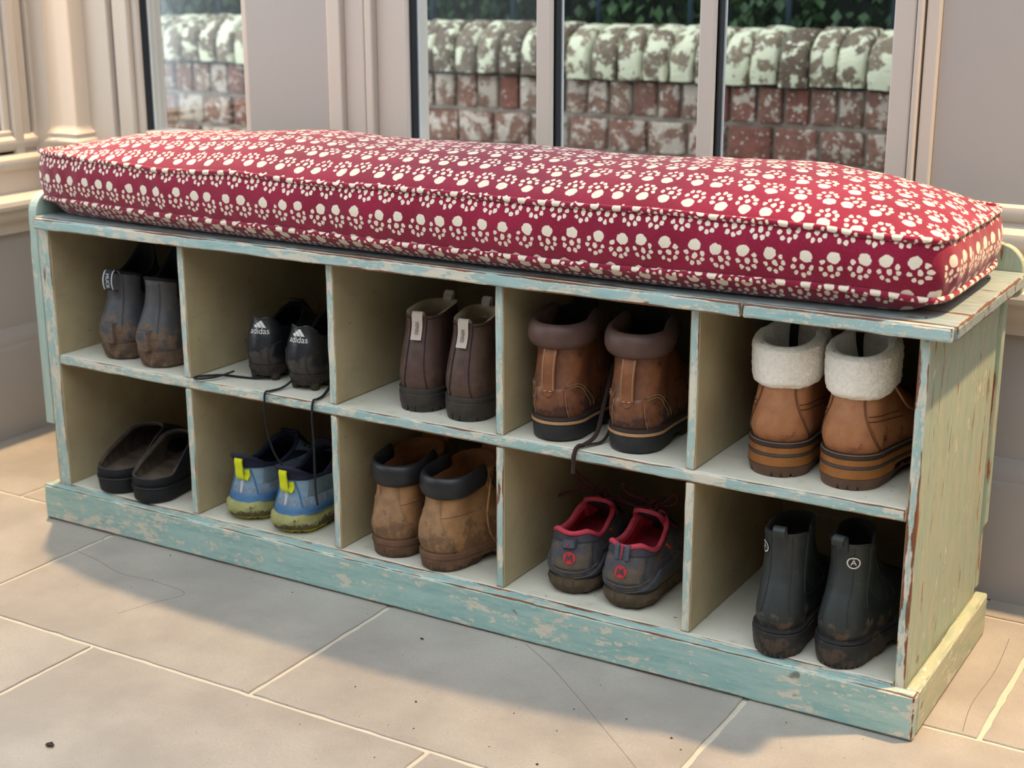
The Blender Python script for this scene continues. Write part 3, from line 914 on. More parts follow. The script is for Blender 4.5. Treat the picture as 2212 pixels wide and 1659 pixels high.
class Shoe:
    def __init__(s, name, label, cat, loc, rot, rings, side=1, sk=0.012, group=None, tilt=0.0):
        s.root = empty(name, (loc[0], loc[1], loc[2] + 0.0004), radians(rot))
        if tilt: s.root.rotation_euler[0] = radians(tilt)
        tag(s.root, label, cat, group)
        s.rings = rings
        for r in rings: r.setdefault('sk', -side * sk)     # toes bend inwards
        s.side = side; s.sk = -side * sk
    def P(s, th, u):
        rs = s.rings; n = len(rs)
        i = max(0, min(n - 2, int(floor(u)))); t = u - i
        while th > pi: th -= 2 * pi
        while th < -pi: th += 2 * pi
        g = lambda j: ringpt(rs[max(0, min(n - 1, j))], th)
        p1, p2 = g(i), g(i + 1)
        p0 = g(i - 1) if i > 0 else p1 * 2 - p2
        p3 = g(i + 2) if i < n - 2 else p2 * 2 - p1
        return 0.5 * ((2 * p1) + (p2 - p0) * t + (2 * p0 - 5 * p1 + 4 * p2 - p3) * t * t + (3 * p1 - p0 - 3 * p2 + p3) * t ** 3)
    def N(s, th, u):
        e = 0.02; n = len(s.rings) - 1
        a = s.P(th + e, u) - s.P(th - e, u)
        b = s.P(th, min(n, u + e)) - s.P(th, max(0, u - e))
        v = a.cross(b)
        return v.normalized() if v.length > 1e-12 else Vector((0, 0, 1))
    def Q(s, th, u, off=0.0):
        p = s.P(th, u)
        return p + s.N(th, u) * off if off else p
    def skin(s, name, mat, u0=0.0, u1=None, nu=None, off=0.0, n=56, parent=None, bumpy=0.0, bfreq=60):
        u1 = len(s.rings) - 1 if u1 is None else u1
        nu = nu or int((u1 - u0) * 6) + 1
        V, F = [], []
        for j in range(nu + 1):
            u = lerp(u0, u1, j / nu)
            for i in range(n):
                th = -pi + 2 * pi * i / n
                p = s.Q(th, u, off)
                if bumpy: p += s.N(th, u) * bumpy * mnoise.noise(p * bfreq)
                V.append(p)
        for j in range(nu):
            for i in range(n):
                k = (i + 1) % n
                F.append((j * n + i, j * n + k, (j + 1) * n + k, (j + 1) * n + i))
        return mesh_obj(name, V, F, mat, parent or s.root)
    def lining(s, name, mat, ulow, thick=0.005, utop=None, n=48, parent=None):
        utop = len(s.rings) - 1 if utop is None else utop
        V, F = [], []
        lv = [(utop, 0.0002), (utop - 0.02, thick * 0.6)] + [(lerp(utop - 0.08, ulow, k / 9), thick) for k in range(10)]
        for u, o in lv:
            for i in range(n):
                V.append(s.Q(-pi + 2 * pi * i / n, u, -o) + (Vector((0, 0, 0.0006)) if u == utop else Vector()))
        m_ = len(lv)
        for j in range(m_ - 1):
            for i in range(n):
                k = (i + 1) % n
                F.append((j * n + i, (j + 1) * n + i, (j + 1) * n + k, j * n + k))
        b = (m_ - 1) * n
        F.append(tuple(b + i for i in range(n))[::-1])
        return mesh_obj(name, V, F, mat, parent or s.root)
    def patch(s, name, mat, th, u0, u1, off=0.0012, nt=14, nu=14, parent=None, edge=True):
        """overlay panel; th(t) -> (th0, th1) along u0..u1"""
        V, F = [], []
        for j in range(nu + 1):
            t = j / nu; a, b = th(t) if callable(th) else th
            for i in range(nt + 1):
                o = off
                if edge and (i in (0, nt) or j in (0, nu)): o = -0.0006
                tt, uu = lerp(a, b, i / nt), lerp(u0, u1, t)
                V.append(s.Q(tt, uu, o))
        for j in range(nu):
            for i in range(nt):
                b = j * (nt + 1) + i
                F.append((b, b + 1, b + nt + 2, b + nt + 1))
        return mesh_obj(name, V, F, mat, parent or s.root)
    def line(s, name, mat, path, r=0.0007, off=0.0006, k=8, parent=None, n=5):
        """stitching, seam or ridge along a path of (th, u)"""
        q = smooth_path([Vector((a, b, 0)) for a, b in path], k)
        return tube(name, [s.Q(p.x, p.y, off) for p in q], r, mat, parent or s.root, n)
    def dashes(s, name, mat, path, pitch=0.0032, r=0.00045, off=0.0014, parent=None):
        q = [s.Q(p.x, p.y, off) for p in smooth_path([Vector((a, b, 0)) for a, b in path], 14)]
        V, F = [], []
        L = 0; nxt = 0
        cur = None
        for a, b in zip(q, q[1:]):
            d = (b - a).length
            if d < 1e-9: continue
            while nxt <= L + d:
                p = a.lerp(b, (nxt - L) / d); t = (b - a).normalized()
                w = t.orthogonal().normalized(); x = t.cross(w)
                base = len(V)
                for e in (-0.33, 0.33):
                    for ww in ((1, 0), (0, 1), (-1, 0), (0, -1)):
                        V.append(p + t * (e * pitch) + w * (r * ww[0]) + x * (r * ww[1]))
                for c in range(4):
                    F.append((base + c, base + (c + 1) % 4, base + 4 + (c + 1) % 4, base + 4 + c))
                F.append((base + 3, base + 2, base + 1, base)); F.append((base + 4, base + 5, base + 6, base + 7))
                nxt += pitch
            L += d
        return mesh_obj(name, V, F, mat, parent or s.root)
    def decal(s, name, mat, geo, th0, u0, off=0.0012, rot=0.0, parent=None, sx=1.0):
        e = 0.01
        a = (s.P(th0 + e, u0) - s.P(th0 - e, u0)).length / (2 * e)
        b = (s.P(th0, u0 + e) - s.P(th0, u0 - e)).length / (2 * e)
        V = []
        for x, y in geo[0]:
            x, y = x * sx, y
            xr, yr = x * cos(rot) - y * sin(rot), x * sin(rot) + y * cos(rot)
            V.append(s.Q(th0 + xr / a, u0 + yr / b, off))
        return mesh_obj(name, V, geo[1], mat, parent or s.root, smooth=False)
    def roll(s, name, mat, u, rx, rz, th0=-pi, th1=pi, n=64, m=12, out=0.0, dz=0.0, parent=None, taper=0.0, puff=0.0):
        """padded collar: an oval section swept along the ring at u"""
        V, F = [], []
        full = abs((th1 - th0) - 2 * pi) < 1e-6
        cnt = n if full else n + 1
        for i in range(cnt):
            th = th0 + (th1 - th0) * i / n
            p = s.P(th, u); nn = s.N(th, u); nn.z *= 0.25; nn.normalize()
            f = 1.0
            if taper and not full: f = 1 - (1 - sm(min(i, n - i) / n / taper)) * 0.75
            w = 1 + puff * mnoise.noise(Vector((th * 3, u, 1)))
            for k in range(m):
                a = 2 * pi * k / m
                V.append(p + nn * (out + cos(a) * rx * f * w) + Vector((0, 0, dz + sin(a) * rz * f)))
        for i in range(cnt if full else cnt - 1):
            for k in range(m):
                j = (i + 1) % cnt
                F.append((i * m + k, j * m + k, j * m + (k + 1) % m, i * m + (k + 1) % m))
        if not full:
            F.append(tuple(range(m))); F.append(tuple((cnt - 1) * m + k for k in range(m))[::-1])
        return mesh_obj(name, V, F, mat, parent or s.root)
    def sole(s, name, mat, base, levels, n=144, arch=None, lug=None, parent=None, bumpy=0.0, bfreq=70, capb=True, capt=True):
        """levels: (z_back, z_front, grow) of a foot ring; arch=(t0,t1,height) lifts the lowest level behind the ball"""
        V, F = [], []
        for j, (zb, zf, g) in enumerate(levels):
            gb = g if not isinstance(g, tuple) else g[0]
            gs = g if not isinstance(g, tuple) else g[1]
            r = dict(base); r['yb'] = base['yb'] - gb; r['yf'] = base['yf'] + gs; r['wb'] = base['wb'] + gs; r['wf'] = base['wf'] + gs
            r['zb'], r['zf'] = zb, zf; r.setdefault('sk', s.sk); r['dip'] = 0
            for i in range(n):
                th = -pi + 2 * pi * i / n
                p = ringpt(r, th)
                t = (p.y - r['yb']) / (r['yf'] - r['yb'])
                if arch and 0 < j < len(levels) - 1:
                    t0, t1, h = arch
                    lift = h * sm((t - t0) / 0.015) * (1 - sm((t - t1) / 0.05))
                    p.z = min(max(p.z, lift + 0.0002), lerp(levels[-1][0], levels[-1][1], sm(t)) - 0.0002)
                if j == 0:
                    if arch:
                        t0, t1, h = arch
                        top_ = lerp(levels[-1][0], levels[-1][1], sm(t))
                        p.z = min(p.z + h * sm((t - t0) / 0.015) * (1 - sm((t - t1) / 0.05)), top_ - 0.0003)
                    if lug:
                        cnt, dep, frac = lug
                        if (th * cnt / (2 * pi)) % 1.0 < frac: p.z += dep
                if bumpy:
                    c = Vector((p.x, p.y - 0.12, 0)).normalized()
                    p += c * bumpy * mnoise.noise(p * bfreq) + Vector((0, 0, (bumpy * 0.6 * mnoise.noise(p * bfreq + Vector((5, 5, 5)))) if 0 < j else 0))
                V.append(p)
        m_ = len(levels)
        for j in range(m_ - 1):
            for i in range(n):
                k = (i + 1) % n
                F.append((j * n + i, j * n + k, (j + 1) * n + k, (j + 1) * n + i))
        if capb: F.append(tuple(range(n))[::-1])
        if capt: F.append(tuple((m_ - 1) * n + i for i in range(n)))
        o = mesh_obj(name, V, F, mat, parent or s.root)
        o.data.set_sharp_from_angle(angle=radians(42))
        return o
    def strap(s, name, mat, pts, w, t, parent=None, across=None):
        """flat ribbon through points, w wide (along 'across') and t thick"""
        q = smooth_path(pts, 6)
        V, F = [], []
        for i, p in enumerate(q):
            a = q[max(0, i - 1)]; b = q[min(len(q) - 1, i + 1)]
            tg = (b - a).normalized()
            ac = Vector(across) if across else Vector((1, 0, 0))
            ac = (ac - tg * ac.dot(tg)).normalized()
            nn = tg.cross(ac)
            for sx, sn in ((-1, -1), (1, -1), (1, 1), (-1, 1)):
                V.append(p + ac * (sx * w / 2) + nn * (sn * t / 2))
        for i in range(len(q) - 1):
            for k in range(4):
                F.append((i * 4 + k, i * 4 + (k + 1) % 4, (i + 1) * 4 + (k + 1) % 4, (i + 1) * 4 + k))
        F.append((3, 2, 1, 0)); b = (len(q) - 1) * 4; F.append((b, b + 1, b + 2, b + 3))
        return mesh_obj(name, V, F, mat, parent or s.root, smooth=False)
    def local(s, p):      # world point -> shoe coordinates
        v = Vector(p) - s.root.location
        return Matrix.Rotation(-s.root.rotation_euler[2], 3, 'Z') @ v

MUD = srgb(112, 92, 74); MUD2 = srgb(88, 76, 64)
BLACKL = leather('black_lining', srgb(18, 18, 20), srgb(30, 30, 32), 0.9)
CORD_BLACK = plain('black_cord', srgb(22, 24, 28), 0.8, 0.3, 200)
FLZ = {0: ZB, 1: ZS}

# ---------------------------------------------------------------- 1: muddy rubber ankle boots (upper row, first cubby)
NEO = leather('black_neoprene', srgb(16, 16, 18), srgb(26, 26, 28), 0.85)
RUB = leather('grey_rubber_mud', srgb(66, 68, 74), srgb(82, 80, 80), 0.5, srgb(132, 108, 90), 0.03, 0.13, 0.9, 0.3)
MUDSOLE = leather('mud_caked_sole', srgb(84, 68, 56), srgb(126, 102, 84), 0.9, srgb(136, 112, 92), 0.0, 0.05, 1.0, 0.9, 90)
STRAPM = plain('navy_webbing', srgb(44, 50, 62), 0.8, 0.15, 300)
WHITE = plain('white_print', srgb(226, 226, 222), 0.7, 0.03)
def muck(x, y, rot, side, label, loop):
    rings = [R(0.004, 0.272, 0.037, 0.046, 0.026, 0.020), R(-0.005, 0.268, 0.040, 0.047, 0.050, 0.045), R(0.007, 0.235, 0.036, 0.042, 0.078, 0.066),
             R(0.020, 0.165, 0.031, 0.033, 0.106, 0.110), R(0.025, 0.130, 0.0295, 0.029, 0.132, 0.142), R(0.024, 0.118, 0.030, 0.029, 0.156, 0.162, dip=-0.012, zfun=lambda th, t: 0.050 * exp(-((pi - abs(th)) / 0.55) ** 2))]
    s = Shoe('rubber_ankle_boot', label, 'boot', (x, y, ZS), rot, rings, side, group='muddy rubber ankle boots in the first upper cubby')
    s.skin('neoprene_upper', NEO)
    s.lining('lining', BLACKL, 2.0, 0.004)
    lim = lambda t: (-(pi - 2.12 * sm((t - 0.30) / 0.42)), (pi - 2.12 * sm((t - 0.30) / 0.42)))
    s.patch('rubber_shell', RUB, lim, 0.0, 4.93, 0.0022, 44, 34)
    s.patch('heel_overlay', RUB, lambda t: (-0.42 + 0.1 * t, 0.42 - 0.1 * t), 0.9, 4.8, 0.0042, 12, 20)
    s.roll('top_binding', NEO, 4.95, 0.0028, 0.003, -1.0, 1.0, 40, 8, 0.001)
    o = s.sole('sole', MUDSOLE, rings[0], [(0.0, 0.0, -0.004), (0.004, 0.004, 0.002), (0.024, 0.02, 0.0062), (0.030, 0.026, 0.0055), (0.032, 0.027, 0.002)], bumpy=0.0026)
    bm = bmesh.new(); add_box(bm, (-0.011, -0.0160, 0.034), (0.011, 0.004, 0.070), 0.0022, 2)
    bm_obj('heel_spur', bm, RUB, s.root, True)
    # pull loops
    a = s.P(0, 4.9)
    if loop:
        pts = [a + Vector((0, 0.004, -0.006)), a + Vector((0, -0.008, 0.006)), a + Vector((0, -0.020, 0.004)), a + Vector((0, -0.026, -0.010)), a + Vector((0, -0.022, -0.026)), a + Vector((0, -0.008, -0.030))]
        st = s.strap('pull_loop', STRAPM, pts, 0.020, 0.0016)
        for dx in (-0.0085, 0.0085):
            s.strap('loop_edge', WHITE, [p + Vector((dx, -0.0011, 0.0003)) for p in pts], 0.0016, 0.0006, st)
        V, F = text_geo('MUCK', 0.0105)
        V3 = [a + Vector((y2 * 0.9, -0.0262 - 0.0012 + abs(x2) * 0.08, -0.010 - x2 * 0.9)) for x2, y2 in V]
        mesh_obj('loop_lettering', V3, F, WHITE, st, smooth=False)
    f = s.P(pi, 5.0)
    pts = [f + Vector((0, 0.002, -0.03)), f + Vector((0, 0.006, 0.0)), f + Vector((0, 0.002, 0.010)), f + Vector((0, -0.006, 0.008)), f + Vector((0, -0.004, -0.006))]
    s.strap('front_tab', STRAPM, pts, 0.018, 0.0015)
    return s
muck(0.118, 0.022, 12, -1, 'muddy grey rubber ankle boot with striped pull loop, left one in first upper cubby', True)
muck(0.212, 0.012, 6, 1, 'muddy grey rubber ankle boot without heel loop, right one in first upper cubby', False)

# ---------------------------------------------------------------- 2: football boots (upper row, second cubby)
CLEAT = leather('black_cleat_leather', srgb(22, 24, 28), srgb(36, 38, 44), 0.28, srgb(82, 72, 62), 0.02, 0.085, 0.75, 0.25, spec=0.6)
CLSOLE = leather('muddy_stud_plate', srgb(40, 36, 32), srgb(62, 54, 46), 0.7, srgb(78, 66, 54), 0.0, 0.05, 0.8, 0.6)
def adi_geo():
    bars = []
    for i, (x0, h) in enumerate(((-0.0105, 0.0042), (-0.0035, 0.0085), (0.0035, 0.0125))):
        # slanted bars cut along a rising line
        w = 0.0056; sl = -0.5; h *= 1.35
        bars.append(([(x0, 0), (x0 + w, 0), (x0 + w + sl * h, h), (x0 + w + sl * h - w * 0.95, h - 0.0028 if i else h - 0.0015)], [(0, 1, 2, 3)]))
    g = join_geo(*bars)
    g = shift(g, 0.0016, 0.0005)
    return join_geo(g, shift(text_geo('adidas', 0.0130), 0.0, -0.0050))
ADI = adi_geo()
def cleat(x, y, rot, side, label):
    nz = lambda th, t: (-0.0055 * exp(-(th / 0.30) ** 2) + 0.001 * exp(-((abs(th) - 0.55) / 0.2) ** 2))
    rings = [R(0.006, 0.258, 0.0315, 0.041, 0.027, 0.024), R(-0.003, 0.256, 0.0350, 0.043, 0.048, 0.042), R(0.001, 0.225, 0.0325, 0.040, 0.074, 0.060, zfun=lambda th, t: 0.0),
             R(0.008, 0.160, 0.028, 0.031, 0.095, 0.092, dip=-0.010), R(0.012, 0.132, 0.0245, 0.027, 0.112, 0.112, dip=-0.034, zfun=nz)]
    s = Shoe('football_boot', label, 'football boot', (x, y, ZS), rot, rings, side, group='black football boots in the second upper cubby')
    s.skin('upper', CLEAT, n=72)
    s.lining('lining', BLACKL, 1.3, 0.0045)
    s.roll('collar_binding', CLEAT, 3.97, 0.0016, 0.0022, -0.9, 0.9, 36, 8)
    s.sole('stud_plate', CLSOLE, rings[0], [(0.008, 0.008, -0.010), (0.010, 0.010, -0.004), (0.020, 0.018, 0.0008), (0.029, 0.026, 0.0022)])
    for i in range(15):
        th = -1.05 + 2.1 * i / 14
        p = s.P(th, 0.0); n_ = s.N(th, 0.0); n_.z = 0
        tube('sole_rib', [p - n_ * 0.0025 + Vector((0, 0, -0.015)), p + n_ * 0.0016 + Vector((0, 0, -0.004))], 0.0011, CLSOLE, s.root, 5)
    for (sx, sy) in ((-0.018, 0.026), (0.018, 0.026), (-0.019, 0.062), (0.019, 0.062), (-0.028, 0.165), (0.026, 0.165), (-0.026, 0.215), (0.024, 0.215)):
        tube('stud', [(sx, sy, 0.0), (sx, sy, 0.004), (sx, sy, 0.017)], lambda t: 0.0065 + 0.0028 * t, CLSOLE, s.root, 10)
    s.decal('heel_logo', WHITE, ADI, 0.06, 2.86, 0.0010)
    s.line('seam', CLSOLE, [(0.42, 0.1), (0.36, 1.0), (0.5, 1.6), (0.95, 1.75)], 0.0008)
    s.line('seam', CLSOLE, [(-0.42, 0.1), (-0.36, 1.0), (-0.5, 1.6), (-0.95, 1.75)], 0.0008)
    # tongue standing up at the front of the opening
    f = s.P(pi, 4.0)
    s.strap('tongue', CLEAT, [f + Vector((0, 0.035, -0.03)), f + Vector((0, 0.008, -0.008)), f + Vector((0, -0.002, -0.001)), f + Vector((0, -0.004, 0.005))], 0.028, 0.006)
    return s
c1 = cleat(0.434, 0.040, 13, -1, 'black football boot with white three-bar heel logo, left of the pair, lace loop beside it')
c2 = cleat(0.526, 0.026, 4, 1, 'black football boot on studs, right of the pair, its laces hanging over the shelf edge')
# the loose laces
def lace(sh, pts, r=0.0030, mat=CORD_BLACK, k=7, flat=0.55):
    return tube('lace', [sh.local(p) for p in smooth_path(pts, k)], r, mat, sh.root, 7, flat=flat)
lace(c1, [(0.452, 0.06, ZS + 0.020), (0.42, 0.052, ZS + 0.004), (0.385, 0.045, ZS + 0.0025), (0.355, 0.040, ZS + 0.0025), (0.335, 0.022, ZS + 0.003), (0.3285, 0.006, ZS + 0.004), (0.333, -0.006, ZS + 0.0045),
          (0.346, -0.003, ZS + 0.0045), (0.362, 0.018, ZS + 0.0055), (0.376, 0.045, ZS + 0.011)])
lace(c2, [(0.505, 0.06, ZS + 0.020), (0.497, 0.030, ZS + 0.005), (0.490, 0.006, ZS + 0.0030), (0.484, -0.004, ZS + 0.001), (0.4825, -0.0055, ZS - 0.02), (0.482, -0.004, 0.270), (0.485, 0.0, 0.235), (0.492, 0.004, 0.210), (0.502, 0.008, 0.192)])
lace(c2, [(0.572, 0.07, ZS + 0.020), (0.580, 0.030, ZS + 0.004), (0.585, 0.006, ZS + 0.0030), (0.583, -0.004, ZS + 0.001), (0.5805, -0.0055, ZS - 0.025), (0.581, -0.004, 0.25), (0.580, -0.003, 0.20), (0.579, -0.002, 0.165), (0.583, -0.003, 0.140)])

# ---------------------------------------------------------------- 3: brown ankle boots with cream tabs (upper row, third cubby)
SHLE = leather('dark_brown_leather', srgb(74, 56, 50), srgb(92, 70, 62), 0.45, srgb(112, 88, 74), 0.02, 0.12, 0.55, 0.22)
SHSOLE = leather('charcoal_lug_sole', srgb(50, 46, 42), srgb(66, 60, 54), 0.6, srgb(92, 78, 64), 0.0, 0.04, 0.4, 0.3)
FLEECE = leather('cream_fleece_lining', srgb(168, 150, 124), srgb(192, 174, 146), 0.95, bump=1.0, bscale=120)
TABM = plain('cream_cotton_tab', srgb(204, 190, 178), 0.85, 0.06, 200, 0.3, 900)
INK = plain('dark_print', srgb(58, 52, 50), 0.8, 0.1)
STITCH_D = plain('dark_thread', srgb(48, 36, 32), 0.8)
def shep(x, y, rot, side, label):
    rings = [R(0.004, 0.268, 0.035, 0.045, 0.036, 0.030), R(-0.001, 0.262, 0.0365, 0.046, 0.056, 0.050), R(0.003, 0.225, 0.035, 0.042, 0.082, 0.070),
             R(0.013, 0.150, 0.032, 0.034, 0.112, 0.110), R(0.020, 0.125, 0.031, 0.031, 0.132, 0.136), R(0.022, 0.122, 0.0315, 0.031, 0.150, 0.158, dip=0.001)]
    s = Shoe('leather_ankle_boot', label, 'boot', (x, y, ZS), rot, rings, side, group='brown ankle boots in the third upper cubby')
    s.skin('upper', SHLE)
    s.lining('fleece_lining', FLEECE, 2.0, 0.007)
    s.sole('sole', SHSOLE, rings[0], [(0.0, 0.0, 0.001), (0.010, 0.009, 0.003), (0.0105, 0.0095, 0.0035), (0.028, 0.024, 0.0045), (0.029, 0.025, 0.003), (0.036, 0.031, 0.0045), (0.038, 0.033, 0.002)], arch=(0.27, 0.40, 0.016), lug=(24, 0.009, 0.10))
    for a in (-0.30, 0.30):
        s.line('seam', STITCH_D, [(a * 1.25, 0.1), (a, 1.5), (a * 0.95, 3.0), (a, 4.9)], 0.0009)
    s.line('seam', STITCH_D, [(0.34, 4.75), (0.9, 4.72), (1.12, 4.2), (1.2, 2.8), (1.35, 2.0)], 0.0008)
    s.line('seam', STITCH_D, [(-0.34, 4.75), (-0.9, 4.72), (-1.12, 4.2), (-1.2, 2.8), (-1.35, 2.0)], 0.0008)
    # heel tab, folded over the top edge
    tw = 0.0175
    pts = [s.Q(0, 4.6, -0.010), s.Q(0, 4.95, -0.006) + Vector((0, 0, 0.005)), s.Q(0, 5.0, 0.001) + Vector((0, 0, 0.007)), s.Q(0, 4.95, 0.0045) + Vector((0, 0, 0.002)), s.Q(0, 4.2, 0.0035), s.Q(0, 3.5, 0.0035), s.Q(0, 3.05, 0.0045)]
    tb = s.strap('heel_tab', TABM, pts, tw, 0.0014)
    V, F = text_geo('SHEPHERD', 0.0088)
    p0, p1 = s.Q(0, 4.75, 0.0046), s.Q(0, 3.2, 0.0046)
    L = (p1 - p0).length
    V3 = []
    for x2, y2 in V:
        u = lerp(4.75, 3.2, (x2 + 0.0285) / 0.057)
        q = s.Q(0, u, 0.0056)
        V3.append(q + Vector((y2, 0, 0)))
    mesh_obj('tab_lettering', V3, F, INK, tb, smooth=False)
    f = s.P(pi, 5.0)
    ft = [f + Vector((0, -0.006, -0.02)), f + Vector((0, -0.005, 0.002)), f + Vector((0.003, -0.006, 0.011)), f + Vector((0.004, -0.001, 0.012)), f + Vector((0, 0.004, -0.008))]
    s.strap('front_tab', TABM, ft, 0.014, 0.0015)
    return s
shep(0.757, 0.030, 12, -1, 'dark brown leather ankle boot with cream lettered heel tab, left of the fleece-lined pair')
shep(0.843, 0.024, 5, 1, 'dark brown leather ankle boot with cream lettered heel tab, right of the fleece-lined pair')

# ---------------------------------------------------------------- 4: brown work boots with padded collars (upper row, fourth cubby)
BRLE = leather('russet_oiled_leather', srgb(96, 58, 40), srgb(132, 84, 54), 0.38, srgb(74, 48, 38), 0.02, 0.13, 0.85, 0.25, spec=0.5, mudscale=25)
BRLE2 = leather('chestnut_heel_leather', srgb(104, 62, 42), srgb(142, 92, 58), 0.4, None, bump=0.25)
BRCOL = leather('plum_brown_collar', srgb(82, 60, 54), srgb(96, 72, 64), 0.5, None, bump=0.15)
BRSOLE = leather('black_rubber_sole', srgb(34, 34, 36), srgb(46, 45, 46), 0.6, MUD2, 0.0, 0.02, 0.3)
WELT = leather('tan_welt', srgb(168, 128, 92), srgb(186, 146, 106), 0.6)
DARKWELT = leather('dark_welt', srgb(48, 38, 34), srgb(60, 48, 42), 0.6)
THREAD = plain('pale_thread', srgb(178, 146, 112), 0.8)
LACE_BR = plain('dark_brown_lace', srgb(56, 40, 34), 0.85, 0.25, 300, 0.4, 900)
def brown(x, y, rot, side, label):
    rings = [R(0.004, 0.272, 0.038, 0.050, 0.036, 0.030), R(-0.002, 0.268, 0.0405, 0.050, 0.056, 0.050), R(0.000, 0.235, 0.040, 0.046, 0.080, 0.070),
             R(0.008, 0.160, 0.0375, 0.038, 0.110, 0.118), R(0.011, 0.135, 0.038, 0.035, 0.135, 0.150), R(0.007, 0.128, 0.041, 0.036, 0.153, 0.170), R(0.004, 0.126, 0.043, 0.038, 0.174, 0.196)]
    s = Shoe('work_boot', label, 'boot', (x, y, ZS), rot, rings, side, sk=0.006, group='brown padded-collar work boots in the fourth upper cubby')
    s.skin('upper', BRLE, 0, 5.3)
    s.lining('lining', BLACKL, 2.0, 0.006, 5.5)
    # swelling padded collar, gaping at the front
    s.roll('padded_collar', BRCOL, 5.15, 0.0105, 0.0185, -2.55, 2.55, 60, 14, 0.001, 0.002, taper=0.07, puff=0.05)
    s.sole('sole', BRSOLE, rings[0], [(0.0, 0.0, -0.003), (0.003, 0.003, 0.002), (0.024, 0.020, 0.004), (0.0265, 0.0225, 0.003)], arch=(0.27, 0.37, 0.012))
    s.sole('tan_welt', WELT, rings[0], [(0.0265, 0.0225, 0.004), (0.0275, 0.0235, 0.0055), (0.0305, 0.0265, 0.0055), (0.0315, 0.0275, 0.004)])
    s.sole('dark_welt', DARKWELT, rings[0], [(0.0315, 0.0275, 0.004), (0.0325, 0.0285, 0.005), (0.036, 0.032, 0.005), (0.038, 0.034, 0.001)])
    s.patch('heel_counter', BRLE, lambda t: (-0.50 + 0.12 * t, 0.50 - 0.12 * t), 0.0, 2.1, 0.0014, 16, 12)
    for a in (-1, 1):
        s.dashes('stitching', THREAD, [(a * 0.50, 0.08), (a * 0.44, 1.0), (a * 0.40, 1.9)], 0.0028, 0.0005)
        s.dashes('stitching', THREAD, [(a * 0.46, 2.15), (a * 0.75, 2.25), (a * 1.05, 1.9), (a * 1.22, 1.1), (a * 1.26, 0.4)], 0.0028, 0.00045, 0.001)
        s.dashes('stitching', THREAD, [(a * 0.50, 2.05), (a * 0.76, 2.12), (a * 1.00, 1.75), (a * 1.15, 1.05), (a * 1.18, 0.4)], 0.0028, 0.00045, 0.001)
    s.dashes('stitching', THREAD, [(-2.0, 5.02), (-1.0, 4.88), (0, 4.80), (1.0, 4.88), (2.0, 5.02)], 0.0028, 0.00045, 0.001)
    st = s.strap('heel_strap', BRLE2, [s.Q(0, 4.78, 0.0025), s.Q(0, 4.3, 0.0045), s.Q(0, 3.6, 0.0095), s.Q(0, 3.0, 0.0105), s.Q(0, 2.4, 0.0065), s.Q(0, 1.95, 0.0028)], 0.021, 0.0030)
    tip = s.patch('strap_end', BRLE2, lambda t: (-0.23 * (0.15 + 0.85 * t), 0.23 * (0.15 + 0.85 * t)), 1.55, 1.98, 0.0032, 8, 8)
    for dx in (-0.0085, 0.0085):
        pts = [s.Q(0, u, o) + Vector((dx, 0, 0)) for u, o in ((4.75, 0.0045), (4.3, 0.0063), (3.6, 0.0113), (3.0, 0.0123), (2.4, 0.0083), (2.0, 0.0046))]
        q = smooth_path(pts, 8)
        for i in range(1, len(q) - 1, 2):
            pass
        tube('stitching', q, 0.0005, THREAD, st, 5)
    tube('bar_tack', [s.Q(-0.10, 1.93, 0.0048), s.Q(-0.02, 1.93, 0.0048)], 0.0008, THREAD, st, 5)
    tube('bar_tack', [s.Q(0.02, 1.93, 0.0048), s.Q(0.10, 1.93, 0.0048)], 0.0008, THREAD, st, 5)
    f = s.P(pi, 6.0)
    s.strap('tongue', BLACKL, [f + Vector((0, 0.012, -0.06)), f + Vector((0, 0.0, -0.02)), f + Vector((0, -0.006, 0.000)), f + Vector((0, 0.0, 0.008))], 0.034, 0.005)
    return s
b1 = brown(1.010, 0.008, 5, -1, 'russet brown work boot with padded collar, left of the pair, dark lace hanging beside it')
b2 = brown(1.134, 0.015, 5, 1, 'russet brown work boot with padded collar, right of the pair in the fourth upper cubby')
lace(b1, [(1.058, 0.12, ZS + 0.10), (1.066, 0.075, ZS + 0.05), (1.072, 0.040, ZS + 0.014), (1.0665, 0.012, ZS + 0.0045), (1.0625, -0.002, ZS + 0.0035), (1.0605, -0.0065, ZS - 0.006), (1.060, -0.0075, ZS - 0.02), (1.0585, -0.0060, ZS - 0.036)], 0.0036, LACE_BR)
lace(b1, [(1.062, 0.13, ZS + 0.075), (1.078, 0.085, ZS + 0.03), (1.082, 0.045, ZS + 0.005), (1.072, 0.016, ZS + 0.005), (1.064, -0.001, ZS + 0.0065), (1.0605, -0.0085, ZS - 0.005), (1.0595, -0.0095, ZS - 0.018)], 0.0026, LACE_BR)

